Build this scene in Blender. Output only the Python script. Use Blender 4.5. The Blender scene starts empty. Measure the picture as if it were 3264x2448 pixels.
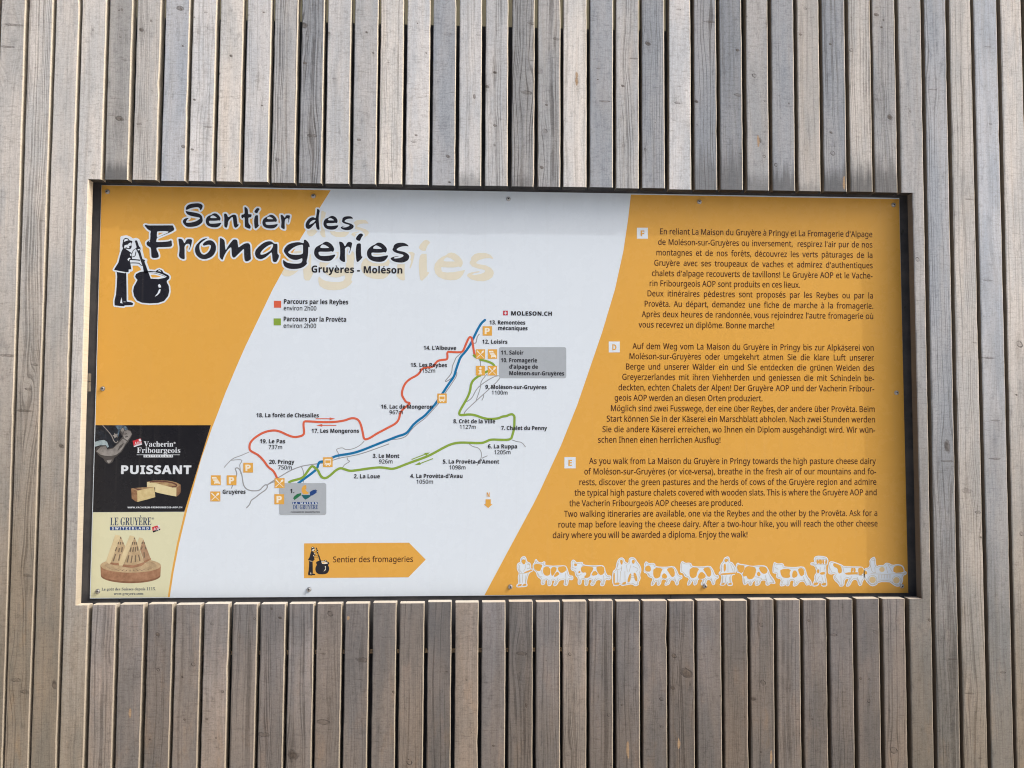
import bpy, bmesh, math, random
import numpy as np
from mathutils import Vector, Matrix
from mathutils.geometry import tessellate_polygon

# ---------------------------------------------------------------- frame, camera, light
C = bpy.context.scene.collection
SC = bpy.context.scene
ZB = 1.0                    # height of the sign's lower edge above the ground
SW, SH = 2.4, 1.2           # sign size in metres
# pose of the camera against the sign's corner (x right, y down, z away from the viewer)
F_PX = 2750.0
CAM = np.array([1.07893431, 0.71711263, -2.5560338])
ROT = np.array([[0.9987135677916515, -0.002227395534814103, -0.05065815055843532],
                [0.004946212320446064, 0.9985498051789947, 0.05360803634411844],
                [0.05046528007007074, -0.053789639207962196, 0.9972762557192097]])

def un(px, py, n=0.0):
    """grid of the artwork (3264 x 2448) to metres on a plane parallel to the sign, n behind its face"""
    d = ROT.T @ np.array([(px - 1632) / F_PX, (py - 1224) / F_PX, 1.0])
    k = (n - CAM[2]) / d[2]
    q = CAM + k * d
    return q[0], q[1]

def XZ(px, py, n=0.0):
    x, y = un(px, py, n)
    return x - SW / 2, ZB + SH - y

def wv(v):
    return Vector((v[0], v[2], -v[1]))

cam = bpy.data.cameras.new('camera')
cam.sensor_width = 36.0
cam.lens = 36.0 * F_PX / 3264
cam.clip_start = 0.05
cam.clip_end = 400
co = bpy.data.objects.new('camera', cam)
C.objects.link(co)
r_, d_, f_ = wv(ROT[0]), wv(ROT[1]), wv(ROT[2])
m = Matrix.Identity(4)
m.col[0][:3] = r_
m.col[1][:3] = -d_
m.col[2][:3] = -f_
m.col[3][:3] = Vector((CAM[0] - SW / 2, CAM[2], ZB + SH - CAM[1]))
co.matrix_world = m
SC.camera = co

SUN = Vector((2.30, -1.0, 2.15)).normalized()      # towards the sun
sun_el = math.asin(SUN.z)
sun_az = math.atan2(SUN.x, SUN.y)
world = bpy.data.worlds.new('World')
SC.world = world
world.use_nodes = True
wn = world.node_tree
sky = wn.nodes.new('ShaderNodeTexSky')
sky.sky_type = 'NISHITA'
sky.sun_disc = False
sky.sun_elevation = sun_el
sky.sun_rotation = sun_az
sky.air_density = 1.0
sky.dust_density = 10.0
sky.ozone_density = 2.6
wn.links.new(sky.outputs[0], wn.nodes['Background'].inputs[0])
wn.nodes['Background'].inputs[1].default_value = 0.15
sl = bpy.data.lights.new('sun', 'SUN')
sl.energy = 1.0
sl.angle = math.radians(0.4)
sl.color = (1.0, 0.98, 0.95)
so = bpy.data.objects.new('sun', sl)
C.objects.link(so)
so.rotation_euler = SUN.to_track_quat('Z', 'Y').to_euler()
so.location = (3, -4, 6)
SC.view_settings.view_transform = 'Standard'
SC.view_settings.look = 'None'
SC.view_settings.gamma = 1.0
SC.view_settings.exposure = 0.15
SC.cycles.filter_width = 1.1
SC.cycles.use_denoising = True
SC.cycles.denoising_input_passes = 'RGB_ALBEDO_NORMAL'
SC.cycles.denoising_prefilter = 'NONE'
SC.view_settings.use_curve_mapping = False

random.seed(7)
RNG = random.Random(11)

# ---------------------------------------------------------------- materials
def nt(name):
    mt = bpy.data.materials.new(name)
    mt.use_nodes = True
    t = mt.node_tree
    return mt, t, t.nodes['Principled BSDF']

class G:
    """small helper for building node trees"""
    def __init__(self, t):
        self.t = t
    def n(self, kind, **kw):
        nd = self.t.nodes.new(kind)
        for k, v in kw.items():
            setattr(nd, k, v)
        return nd
    def put(self, sock, v):
        if isinstance(v, bpy.types.NodeSocket):
            self.t.links.new(v, sock)
        elif v is not None:
            sock.default_value = v
    def math(self, op, a, b=None, c=None, clamp=False):
        nd = self.n('ShaderNodeMath', operation=op, use_clamp=clamp)
        self.put(nd.inputs[0], a)
        self.put(nd.inputs[1], b)
        self.put(nd.inputs[2], c)
        return nd.outputs[0]
    def vec(self, x, y, z):
        nd = self.n('ShaderNodeCombineXYZ')
        for i, v in enumerate((x, y, z)):
            self.put(nd.inputs[i], v)
        return nd.outputs[0]
    def sep(self, v):
        nd = self.n('ShaderNodeSeparateXYZ')
        self.put(nd.inputs[0], v)
        return nd.outputs
    def noise(self, v, scale=1.0, detail=2.0, rough=0.5, dist=0.0):
        nd = self.n('ShaderNodeTexNoise')
        self.put(nd.inputs['Vector'], v)
        nd.inputs['Scale'].default_value = scale
        nd.inputs['Detail'].default_value = detail
        nd.inputs['Roughness'].default_value = rough
        nd.inputs['Distortion'].default_value = dist
        return nd.outputs[0]
    def mix(self, fac, a, b, mode='MIX'):
        nd = self.n('ShaderNodeMix', data_type='RGBA', blend_type=mode)
        self.put(nd.inputs[0], fac)
        self.put(nd.inputs[6], a if not isinstance(a, tuple) else (*a, 1.0)[:4])
        self.put(nd.inputs[7], b if not isinstance(b, tuple) else (*b, 1.0)[:4])
        return nd.outputs[2]
    def ss(self, v, lo, hi, a=0.0, b=1.0):
        nd = self.n('ShaderNodeMapRange', interpolation_type='SMOOTHSTEP')
        self.put(nd.inputs[0], v)
        for i, q in enumerate((lo, hi, a, b)):
            self.put(nd.inputs[i + 1], q)
        return nd.outputs[0]
    def attr(self, name):
        nd = self.n('ShaderNodeAttribute', attribute_type='OBJECT', attribute_name=name)
        return nd

NK = 7
def wood_material():
    mt, t, bs = nt('weathered_larch')
    g = G(t)
    tc = g.n('ShaderNodeTexCoord').outputs['Object']
    x, y, z = g.sep(tc)
    seed = g.attr('seed').outputs['Fac']
    graini = g.attr('grain').outputs['Fac']
    tint = g.attr('tint').outputs['Color']
    # knots bend the grain around themselves
    warp = None
    dark = None
    ring = None
    halo = None
    jit = g.noise(g.vec(g.math('MULTIPLY', x, 60), seed, g.math('MULTIPLY', z, 60)), 1.0, 2)
    crack = g.noise(g.vec(g.math('MULTIPLY', x, 110), g.math('ADD', seed, 5.0), g.math('MULTIPLY', z, 70)), 1.0, 2)
    for i in range(NK):
        kx, kz, kr = g.sep(g.attr('knot%d' % i).outputs['Vector'])
        ka, kring, kcore = g.sep(g.attr('style%d' % i).outputs['Vector'])
        dx = g.math('SUBTRACT', x, kx)
        dz = g.math('SUBTRACT', z, kz)
        zz = g.math('DIVIDE', dz, ka)
        tilt = g.math('MULTIPLY', dx, 0.25)
        zz = g.math('ADD', zz, tilt)
        dd = g.math('SQRT', g.math('ADD', g.math('MULTIPLY', dx, dx), g.math('MULTIPLY', zz, zz)))
        dd = g.math('DIVIDE', dd, kr)
        dd = g.math('MULTIPLY', dd, g.math('ADD', 0.72, g.math('MULTIPLY', jit, 0.56)))
        core = g.math('MULTIPLY', g.ss(dd, 0.55, 1.15, 1.0, 0.0), kcore)
        rg = g.math('MULTIPLY', g.ss(dd, 0.55, 0.92), g.ss(dd, 0.98, 1.25, 1.0, 0.0))
        rg = g.math('MULTIPLY', rg, g.math('MULTIPLY', kring, g.ss(crack, 0.40, 0.62, 0.15, 1.0)))
        # influence on the grain: long along the board
        wz = g.math('DIVIDE', dz, 3.2)
        wd = g.math('ADD', g.math('MULTIPLY', dx, dx), g.math('MULTIPLY', wz, wz))
        wd = g.math('DIVIDE', wd, g.math('MULTIPLY', g.math('MULTIPLY', kr, kr), 3.2))
        infl = g.math('EXPONENT', g.math('MULTIPLY', wd, -1.0))
        wp = g.math('MULTIPLY', g.math('MULTIPLY', dx, infl), -0.78)
        hl = g.math('MULTIPLY', infl, 0.6)
        warp = wp if warp is None else g.math('ADD', warp, wp)
        dark = core if dark is None else g.math('MAXIMUM', dark, core)
        ring = rg if ring is None else g.math('MAXIMUM', ring, rg)
        halo = hl if halo is None else g.math('MAXIMUM', halo, hl)
    wob = g.noise(g.vec(g.math('MULTIPLY', x, 9), seed, g.math('MULTIPLY', z, 2.4)), 1.0, 2)
    u = g.math('ADD', g.math('ADD', x, warp), g.math('MULTIPLY', g.math('SUBTRACT', wob, 0.5), 0.030))
    sx = g.math('MULTIPLY', seed, 3.7)
    # broad growth rings, fine fibres
    rings = g.noise(g.vec(g.math('ADD', g.math('MULTIPLY', u, 290), sx), seed, g.math('MULTIPLY', z, 0.7)), 1.0, 1, 0.4)
    brk = g.noise(g.vec(g.math('MULTIPLY', x, 70), g.math('ADD', sx, 20.0), g.math('MULTIPLY', z, 9)), 1.0, 3, 0.6)
    late = g.math('MULTIPLY', g.ss(rings, 0.50, 0.64), g.ss(brk, 0.30, 0.62, 0.25, 1.0))
    fib = g.noise(g.vec(g.math('MULTIPLY', u, 900), seed, g.math('MULTIPLY', z, 9)), 1.0, 3, 0.6)
    # marks of the saw across the board
    zs = g.math('ADD', z, g.math('MULTIPLY', g.noise(g.vec(g.math('MULTIPLY', x, 30), sx, g.math('MULTIPLY', z, 12)), 1.0, 2), 0.010))
    saw = g.noise(g.vec(g.math('MULTIPLY', x, 26), sx, g.math('MULTIPLY', zs, 300)), 1.0, 4, 0.7)
    saw2 = g.noise(g.vec(g.math('MULTIPLY', x, 60), sx, g.math('MULTIPLY', zs, 150)), 1.0, 4, 0.75)
    sawm = g.ss(saw, 0.56, 0.74)
    # weathering: silver grey, warm grey, bluish patches, brown low on the boards
    blot = g.noise(g.vec(g.math('MULTIPLY', x, 16), sx, g.math('MULTIPLY', z, 3.2)), 1.0, 4, 0.6)
    blot2 = g.noise(g.vec(g.math('MULTIPLY', x, 22), g.math('ADD', sx, 9.0), g.math('MULTIPLY', z, 6.5)), 1.0, 4, 0.65)
    streak = g.noise(g.vec(g.math('MULTIPLY', u, 60), g.math('ADD', sx, 4.0), g.math('MULTIPLY', z, 1.6)), 1.0, 3, 0.6)
    col = g.mix(g.ss(blot, 0.36, 0.64), tint, g.mix(1.0, tint, (0.80, 0.84, 0.88), 'MULTIPLY'))
    col = g.mix(g.ss(streak, 0.50, 0.78, 0.0, 0.5), col, g.mix(1.0, col, (0.93, 0.87, 0.79), 'MULTIPLY'))
    dirt = g.noise(g.vec(g.math('MULTIPLY', u, 75), g.math('ADD', sx, 12.0), g.math('MULTIPLY', z, 24)), 1.0, 6, 0.7)
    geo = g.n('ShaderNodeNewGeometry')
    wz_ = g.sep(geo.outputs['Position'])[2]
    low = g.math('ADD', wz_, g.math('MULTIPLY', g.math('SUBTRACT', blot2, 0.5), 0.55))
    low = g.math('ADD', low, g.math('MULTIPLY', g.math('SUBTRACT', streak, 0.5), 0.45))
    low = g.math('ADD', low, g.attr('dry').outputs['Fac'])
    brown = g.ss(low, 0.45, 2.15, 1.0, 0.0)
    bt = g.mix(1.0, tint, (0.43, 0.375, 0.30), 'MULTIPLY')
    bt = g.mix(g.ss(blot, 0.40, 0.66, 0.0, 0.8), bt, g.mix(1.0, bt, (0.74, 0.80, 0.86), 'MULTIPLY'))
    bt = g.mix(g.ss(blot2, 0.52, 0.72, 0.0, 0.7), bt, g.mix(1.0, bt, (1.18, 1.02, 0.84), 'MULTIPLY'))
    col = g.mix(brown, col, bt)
    # grain darkens
    col = g.mix(g.math('MULTIPLY', late, graini), col, g.mix(1.0, col, (0.44, 0.425, 0.415), 'MULTIPLY'))
    col = g.mix(g.ss(dirt, 0.52, 0.72, 0.0, 0.55), col, g.mix(1.0, col, (0.56, 0.56, 0.57), 'MULTIPLY'))
    col = g.mix(g.math('MULTIPLY', g.ss(fib, 0.42, 0.72), 0.4), col, g.mix(1.0, col, (0.66, 0.64, 0.63), 'MULTIPLY'))
    col = g.mix(g.math('MULTIPLY', sawm, g.math('SUBTRACT', 0.95, g.math('MULTIPLY', graini, 0.55))), col, g.mix(1.0, col, (0.56, 0.535, 0.52), 'MULTIPLY'))
    col = g.mix(g.ss(saw2, 0.48, 0.72, 0.0, 0.5), col, g.mix(1.0, col, (0.6, 0.58, 0.57), 'MULTIPLY'))
    grit = g.noise(g.vec(g.math('MULTIPLY', x, 320), sx, g.math('MULTIPLY', z, 170)), 1.0, 3, 0.7)
    col = g.mix(g.ss(grit, 0.40, 0.70, 0.0, 0.5), col, g.mix(1.0, col, (0.70, 0.69, 0.68), 'MULTIPLY'))
    # grey damp stains, knots
    stain = g.attr('stain').outputs['Vector']        # x: z of the stain, y: reach, z: strength
    s0, s1, s2 = g.sep(stain)
    sd = g.math('DIVIDE', g.math('ABSOLUTE', g.math('SUBTRACT', z, s0)), s1)
    sd = g.math('ADD', sd, g.math('MULTIPLY', g.math('SUBTRACT', streak, 0.5), 1.5))
    sf = g.math('MULTIPLY', g.ss(sd, 0.25, 1.0, 1.0, 0.0), s2)
    col = g.mix(sf, col, (0.10, 0.105, 0.11))
    col = g.mix(g.math('MULTIPLY', halo, 0.30), col, g.mix(1.0, col, (0.62, 0.56, 0.50), 'MULTIPLY'))
    col = g.mix(dark, col, g.mix(g.ss(crack, 0.35, 0.65), (0.060, 0.048, 0.040), g.mix(0.6, col, (0.12, 0.09, 0.065))))
    col = g.mix(g.math('MULTIPLY', ring, 0.85), col, (0.050, 0.043, 0.040))
    # sawn edges and ends are paler, less weathered timber
    nx, ny, nz = g.sep(g.n('ShaderNodeTexCoord').outputs['Normal'])
    side = g.ss(g.math('ABSOLUTE', ny), 0.25, 0.55, 1.0, 0.0)
    side = g.math('MAXIMUM', side, g.ss(nx, 0.40, 0.62))  # right-hand arrises pale as well: sunlight painted into the colour
    cut = g.mix(g.ss(saw, 0.45, 0.7, 0.0, 0.75), (0.74, 0.68, 0.56), (0.58, 0.51, 0.39))
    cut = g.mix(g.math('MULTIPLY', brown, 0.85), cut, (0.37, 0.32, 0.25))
    cut = g.mix(g.ss(nz, 0.6, 0.9, 0.0, 0.75), cut, (0.80, 0.75, 0.65))  # tops paler still, brightness of sunlit ends put into the colour
    cx, cz, cl = g.sep(g.attr('chip').outputs['Vector'])
    ca = g.math('DIVIDE', g.math('SUBTRACT', x, cx), 0.0042)
    cb = g.math('DIVIDE', g.math('SUBTRACT', z, cz), g.math('MAXIMUM', cl, 0.001))
    cd = g.math('ADD', g.math('ADD', g.math('MULTIPLY', ca, ca), g.math('MULTIPLY', cb, cb)), g.math('MULTIPLY', g.math('SUBTRACT', crack, 0.5), 2.4))
    col = g.mix(g.math('MULTIPLY', g.ss(cd, 0.55, 0.95, 1.0, 0.0), 0.85), col, g.mix(g.ss(saw, 0.4, 0.7), (0.46, 0.32, 0.19), (0.33, 0.21, 0.12)))
    # shade put into the colour: sides turned from the sun and undersides darkened
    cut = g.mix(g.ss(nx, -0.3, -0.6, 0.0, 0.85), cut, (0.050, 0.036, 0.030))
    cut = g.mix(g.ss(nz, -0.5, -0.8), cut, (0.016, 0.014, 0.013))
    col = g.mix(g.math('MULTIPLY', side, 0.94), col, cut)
    g.put(bs.inputs['Base Color'], col)
    bs.inputs['Roughness'].default_value = 0.85
    bs.inputs['Specular IOR Level'].default_value = 0.22
    h = g.math('MULTIPLY', late, g.math('MULTIPLY', graini, -0.35))
    h = g.math('ADD', h, g.math('MULTIPLY', saw, -0.75))
    h = g.math('ADD', h, g.math('MULTIPLY', fib, -0.35))
    h = g.math('ADD', h, g.math('MULTIPLY', ring, -0.9))
    h = g.math('ADD', h, g.math('MULTIPLY', saw2, -0.35))
    bp = g.n('ShaderNodeBump')
    bp.inputs['Strength'].default_value = 0.55
    bp.inputs['Distance'].default_value = 0.0016
    g.put(bp.inputs['Height'], h)
    g.put(bs.inputs['Normal'], bp.outputs[0])
    return mt

def plain(name, col, rough=0.5, spec=0.5, metal=0.0, var=0.0, vscale=6.0, bump=0.0, bscale=80.0):
    mt, t, bs = nt(name)
    g = G(t)
    bs.inputs['Roughness'].default_value = rough
    bs.inputs['Specular IOR Level'].default_value = spec
    bs.inputs['Metallic'].default_value = metal
    if var > 0:
        tc = g.n('ShaderNodeTexCoord').outputs['Object']
        nn = g.noise(tc, vscale, 4, 0.6)
        f = g.ss(nn, 0.3, 0.7)
        g.put(bs.inputs['Base Color'], g.mix(f, tuple(c * (1 - var) for c in col), tuple(min(1, c * (1 + var)) for c in col)))
    else:
        bs.inputs['Base Color'].default_value = (*col, 1)
    if bump > 0:
        tc = g.n('ShaderNodeTexCoord').outputs['Object']
        b = g.n('ShaderNodeBump')
        b.inputs['Strength'].default_value = bump
        b.inputs['Distance'].default_value = 0.002
        g.put(b.inputs['Height'], g.noise(tc, bscale, 4, 0.6))
        g.put(bs.inputs['Normal'], b.outputs[0])
    return mt

INK = {}
def ink(name, col, spec=0.2, rough=0.26, mottle=0.0, mscale=60.0, col2=None):
    """printed film under a satin laminate: dust, faint rain runs, rubbed patches; mottle mixes in a second print tone"""
    if name in INK:
        return INK[name]
    mt, t, bs = nt('print_' + name)
    g = G(t)
    tc = g.n('ShaderNodeTexCoord').outputs['Object']
    x, y, z = g.sep(tc)
    base = (*col, 1.0)
    if mottle > 0:
        mm = g.noise(tc, mscale, 5, 0.65)
        base = g.mix(g.ss(mm, 0.5 - 0.22, 0.5 + 0.22, 0.0, mottle), tuple(col), tuple(col2 or [c * 0.55 for c in col]))
    d = g.noise(tc, 2.3, 5, 0.6)
    run = g.noise(g.vec(g.math('MULTIPLY', x, 75), 0.0, g.math('MULTIPLY', z, 1.4)), 1.0, 4, 0.65)
    speck = g.noise(tc, 420.0, 2, 0.5)
    b2 = g.mix(g.ss(d, 0.35, 0.7, 0.0, 0.025), base, (0.42, 0.40, 0.36))
    b2 = g.mix(g.ss(run, 0.52, 0.78, 0.0, 0.045), b2, (0.40, 0.38, 0.34))
    b2 = g.mix(g.ss(speck, 0.76, 0.80, 0.0, 0.25), b2, (0.30, 0.28, 0.25))
    g.put(bs.inputs['Base Color'], b2)
    bs.inputs['Specular IOR Level'].default_value = spec
    sm = g.noise(tc, 9.0, 6, 0.72)
    g.put(bs.inputs['Roughness'], g.ss(sm, 0.3, 0.75, rough - 0.03, rough + 0.07))
    bp = g.n('ShaderNodeBump')
    bp.inputs['Strength'].default_value = 0.12
    bp.inputs['Distance'].default_value = 0.004
    g.put(bp.inputs['Height'], g.noise(tc, 3.2, 1, 0.4))
    g.put(bs.inputs['Normal'], bp.outputs[0])
    INK[name] = mt
    return mt

def backing_material():
    mt, t, bs = nt('dark_backing_board')
    g = G(t)
    tc = g.n('ShaderNodeTexCoord').outputs['Object']
    x, y, z = g.sep(tc)
    a = g.noise(g.vec(g.math('MULTIPLY', x, 9), y, g.math('MULTIPLY', z, 9)), 1.0, 5, 0.65)
    b = g.noise(g.vec(g.math('MULTIPLY', x, 60), y, g.math('MULTIPLY', z, 25)), 1.0, 4, 0.6)
    c1 = g.mix(g.ss(a, 0.35, 0.65), (0.062, 0.063, 0.070), (0.105, 0.102, 0.104))
    c1 = g.mix(g.ss(b, 0.62, 0.75, 0.0, 0.6), c1, (0.026, 0.025, 0.024))
    g.put(bs.inputs['Base Color'], c1)
    bs.inputs['Roughness'].default_value = 0.75
    bs.inputs['Specular IOR Level'].default_value = 0.25
    bp = g.n('ShaderNodeBump')
    bp.inputs['Strength'].default_value = 0.3
    bp.inputs['Distance'].default_value = 0.001
    g.put(bp.inputs['Height'], b)
    g.put(bs.inputs['Normal'], bp.outputs[0])
    return mt

WOOD = wood_material()
BACK = backing_material()
STEEL = plain('screw_steel', (0.50, 0.50, 0.50), 0.38, 0.5, 1.0, 0.15, 300)
STEELD = plain('screw_recess', (0.02, 0.02, 0.022), 0.6)
GROUND = plain('gravel_ground', (0.52, 0.515, 0.50), 0.95, 0.2, 0, 0.35, 30, 0.6, 60)
REAR = plain('rear_plaster', (0.20, 0.185, 0.125), 0.9, 0.2, 0, 0.12, 4, 0.3, 90)
WHITE = ink('white', (0.70, 0.79, 0.88))
ORANGE = ink('orange', (0.725, 0.395, 0.077))
NAVY = ink('navy_black', (0.016, 0.017, 0.026))
DTXT = ink('text_brown', (0.070, 0.022, 0.012))
BTXT = ink('text_black', (0.022, 0.022, 0.028))
GHOST = ink('cream_ghost', (0.72, 0.70, 0.58))
RED = ink('route_red', (0.66, 0.125, 0.065))
GREEN = ink('route_green', (0.235, 0.375, 0.055))
BLUE = ink('route_blue', (0.006, 0.170, 0.400))
GREY = ink('road_grey', (0.30, 0.32, 0.34))
BOX = ink('box_grey', (0.40, 0.45, 0.50))
CREAM = ink('pictogram_cream', (0.84, 0.80, 0.68))
BLACK = ink('advert_black', (0.010, 0.0105, 0.015))
YELLOW = ink('advert_yellow', (0.68, 0.685, 0.475))
PALE = ink('advert_white', (0.68, 0.74, 0.80))

# ---------------------------------------------------------------- objects
def link(o, parent=None):
    C.objects.link(o)
    if parent is not None:
        o.parent = parent
    return o

def empty(name, loc, label, cat):
    o = bpy.data.objects.new(name, None)
    o.location = loc
    o.empty_display_size = 0.1
    o['label'] = label
    o['category'] = cat
    return link(o)

def mesh_obj(name, verts, faces, mat, parent=None, smooth=False):
    me = bpy.data.meshes.new(name)
    me.from_pydata([tuple(v) for v in verts], [], [tuple(f) for f in faces])
    me.materials.append(mat)
    if smooth:
        me.polygons.foreach_set('use_smooth', [True] * len(me.polygons))
    me.update()
    return link(bpy.data.objects.new(name, me), parent)

def box(x0, x1, y0, y1, z0, z1, V, F):
    b = len(V)
    V += [(x0, y0, z0), (x1, y0, z0), (x1, y1, z0), (x0, y1, z0), (x0, y0, z1), (x1, y0, z1), (x1, y1, z1), (x0, y1, z1)]
    F += [(b, b + 3, b + 2, b + 1), (b + 4, b + 5, b + 6, b + 7), (b, b + 1, b + 5, b + 4), (b + 1, b + 2, b + 6, b + 5), (b + 2, b + 3, b + 7, b + 6), (b + 3, b, b + 4, b + 7)]

def box_obj(name, x0, x1, y0, y1, z0, z1, mat, parent=None):
    V, F = [], []
    box(x0, x1, y0, y1, z0, z1, V, F)
    return mesh_obj(name, V, F, mat, parent)

# ---------------------------------------------------------------- setting
g_ = box_obj('ground', -60, 60, -60, 60, -0.3, 0.0, GROUND)
g_['kind'] = 'structure'

DEPTH, THK = 0.060, 0.033          # slat faces stand 60 mm in front of the sign, slats are 33 mm thick
YF, YB_ = -DEPTH, -DEPTH + THK
Z_TOP, Z_LOW = 3.05, 0.10

wall = empty('slat_wall', (0, 0, 0), 'weathered grey wall of vertical wooden slats around the trail sign', 'wooden wall')
wall['kind'] = 'thing'

def X_at(px, py):
    return XZ(px, py, -DEPTH)[0]
# gaps between the slats, read at two heights (left slat's right edge, next slat's left edge)
k1 = 1100 / 2212
tops, bots = {}, {}
def rd(d, ox, start, arr):
    for i, (a, b) in enumerate(arr):
        d[start + i] = (ox + a * k1, ox + b * k1)
rd(tops, 0, -3, [(130, 152), (305, 325), (475, 495), (650, 672), (820, 850), (1003, 1033), (1188, 1210), (1362, 1387), (1536, 1562), (1718, 1740), (1890, 1915), (2062, 2085)])
rd(tops, 1080, 9, [(65, 88), (238, 257), (405, 428), (577, 598), (745, 768), (912, 937), (1082, 1108), (1252, 1275), (1420, 1440), (1588, 1610), (1757, 1778), (1924, 1945), (2090, 2118)])
rd(tops, 2164, 22, [(80, 103), (246, 268), (410, 438), (578, 603), (745, 768), (908, 930), (1075, 1100), (1240, 1258), (1400, 1425), (1568, 1592), (1730, 1755), (1893, 1915), (2060, 2085)])
rd(bots, 0, -3, [(40, 55), (208, 225), (385, 405), (560, 585), (738, 762), (918, 945), (1105, 1125), (1285, 1308), (1465, 1490), (1648, 1670), (1828, 1850), (2010, 2030)])
rd(bots, 1080, 9, [(18, 40), (192, 218), (368, 390), (547, 570), (722, 747), (895, 917), (1068, 1090), (1243, 1265), (1418, 1437), (1587, 1607), (1757, 1780), (1930, 1950), (2103, 2120)])
rd(bots, 2164, 22, [(98, 118), (270, 290), (438, 460), (608, 630), (777, 800), (947, 968), (1115, 1142), (1285, 1310), (1452, 1480), (1620, 1645), (1788, 1812), (1960, 1985), (2128, 2150)])
YT_PX, YL_PX = 547, 1999
gaps = {}
for i in tops:
    gaps[i] = tuple((X_at(tops[i][j], YT_PX), X_at(bots[i][j], YL_PX)) for j in (0, 1))
ZT_, ZL_ = XZ(1600, YT_PX, -DEPTH)[1], XZ(1600, YL_PX, -DEPTH)[1]
pitch = (gaps[30][0][0] - gaps[0][0][0]) / 30
for i in range(-4, -8, -1):
    gaps[i] = tuple(tuple(v - pitch for v in gaps[i + 1][j]) for j in (0, 1))
for i in range(35, 39):
    gaps[i] = tuple(tuple(v + pitch for v in gaps[i - 1][j]) for j in (0, 1))

OP_L, OP_R = -1.2115, 1.2105       # opening cut into the slats
OP_T, OP_B = ZB + SH - 0.0005, ZB - 0.0075

def edge(i, j):
    """x of an edge of gap i at height z as a linear function"""
    a, b = gaps[i][j]
    return lambda z: b + (a - b) * (z - ZL_) / (ZT_ - ZL_)

def prism(V, F, xl, xr, z0, z1, rng, cap0=True, cap1=True, zoff=0.0, xoff=0.0, b=0.0023, bow=0.0):
    """slat body: rings of a bevelled cross-section up the board, with slightly worn arrises"""
    n = max(2, int((z1 - z0) / 0.035))
    base = len(V)
    for k in range(n + 1):
        z = z0 + (z1 - z0) * k / n
        a, c = xl(z), xr(z)
        d = [rng.uniform(-0.0005, 0.0005) for _ in range(4)]
        if rng.random() < 0.015:
            d[1] -= rng.uniform(0.0006, 0.0022)
        yo = bow * math.sin(math.pi * (z - Z_LOW) / (Z_TOP - Z_LOW))
        pts = [(a + b + d[0], YF), (c - b + d[1], YF), (c + d[1], YF + b), (c + d[2] * .5, YB_ - b), (c - b, YB_), (a + b, YB_), (a + d[3] * .5, YB_ - b), (a + d[0], YF + b)]
        V += [(p[0] - xoff, p[1] + yo, z - zoff) for p in pts]
    for k in range(n):
        for q in range(8):
            r = (q + 1) % 8
            F.append((base + k * 8 + q, base + k * 8 + r, base + (k + 1) * 8 + r, base + (k + 1) * 8 + q))
    if cap0:
        F.append(tuple(base + 7 - q for q in range(8)))
    if cap1:
        F.append(tuple(base + n * 8 + q for q in range(8)))

KNOTS = []
def kn(ox, oy, k, rows):
    for x, y, r, ty in rows:
        a, c = XZ(ox + x * k, oy + y * k, -DEPTH)
        KNOTS.append((a, c, max(0.0022, r * k * 0.00086), ty))
kn(0, 0, k1, [(763,67,6,'d'),(268,405,17,'f'),(312,495,16,'f'),(905,190,15,'d'),(890,795,18,'f'),(765,760,25,'d'),(597,1107,10,'r'),(1155,55,22,'d'),(1245,110,6,'d'),(1320,80,13,'f'),(1587,95,16,'f'),(1272,210,13,'l'),(1350,185,24,'l'),(1172,295,8,'d'),(1480,358,12,'d'),(1400,470,12,'d'),(1650,520,18,'l'),(1247,640,10,'d'),(1680,677,8,'d'),(1675,890,10,'l'),(1330,815,26,'s'),(1175,940,14,'d'),(1232,958,10,'d'),(1440,1073,5,'d'),(1778,1025,13,'r'),(2000,870,32,'f'),(1950,160,26,'d'),(1955,405,14,'d'),(2108,212,9,'d'),(2145,505,14,'l'),(1925,30,18,'f'),(1690,80,7,'d'),(90,160,60,'s'),(45,300,50,'s')])
kn(1080, 0, k1, [(700,222,26,'l'),(892,225,13,'l'),(178,207,9,'d'),(135,457,11,'l'),(220,340,8,'d'),(168,728,17,'l'),(128,897,13,'d'),(495,867,10,'d'),(480,908,20,'f'),(505,150,5,'d'),(560,340,7,'d'),(700,1003,15,'d'),(710,1168,10,'d'),(1000,465,15,'d'),(950,555,15,'d'),(868,620,8,'t'),(835,765,8,'l'),(1000,805,11,'d'),(1235,150,28,'f'),(1240,390,22,'s'),(1200,595,36,'f'),(1288,455,20,'r'),(1395,250,26,'f'),(1330,672,10,'d'),(1320,840,17,'r'),(1300,1075,13,'d'),(1528,570,9,'r'),(1525,520,12,'t'),(1700,650,36,'s'),(1665,440,14,'f'),(1820,550,12,'d'),(1890,375,32,'s'),(1825,935,11,'r'),(1815,755,13,'l'),(1980,280,20,'d'),(1963,958,9,'r'),(1660,510,7,'d'),(2175,60,16,'f'),(2170,660,20,'f')])
kn(2164, 0, k1, [(205,140,44,'s'),(112,650,14,'d'),(375,322,13,'d'),(482,485,17,'r'),(562,153,10,'r'),(552,648,10,'r'),(553,810,10,'l'),(545,1003,10,'r'),(622,1057,13,'r'),(808,55,11,'r'),(778,222,11,'d'),(970,283,10,'d'),(975,850,11,'d'),(985,983,16,'r'),(1105,322,13,'r'),(1298,175,10,'d'),(1265,95,16,'d'),(1350,750,19,'d'),(1275,640,22,'l'),(380,610,26,'f'),(395,985,15,'f'),(65,190,10,'l'),(60,805,12,'l'),(815,965,12,'l'),(1980,300,26,'s'),(1998,795,14,'f'),(1625,575,30,'s'),(520,900,9,'t')])
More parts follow.
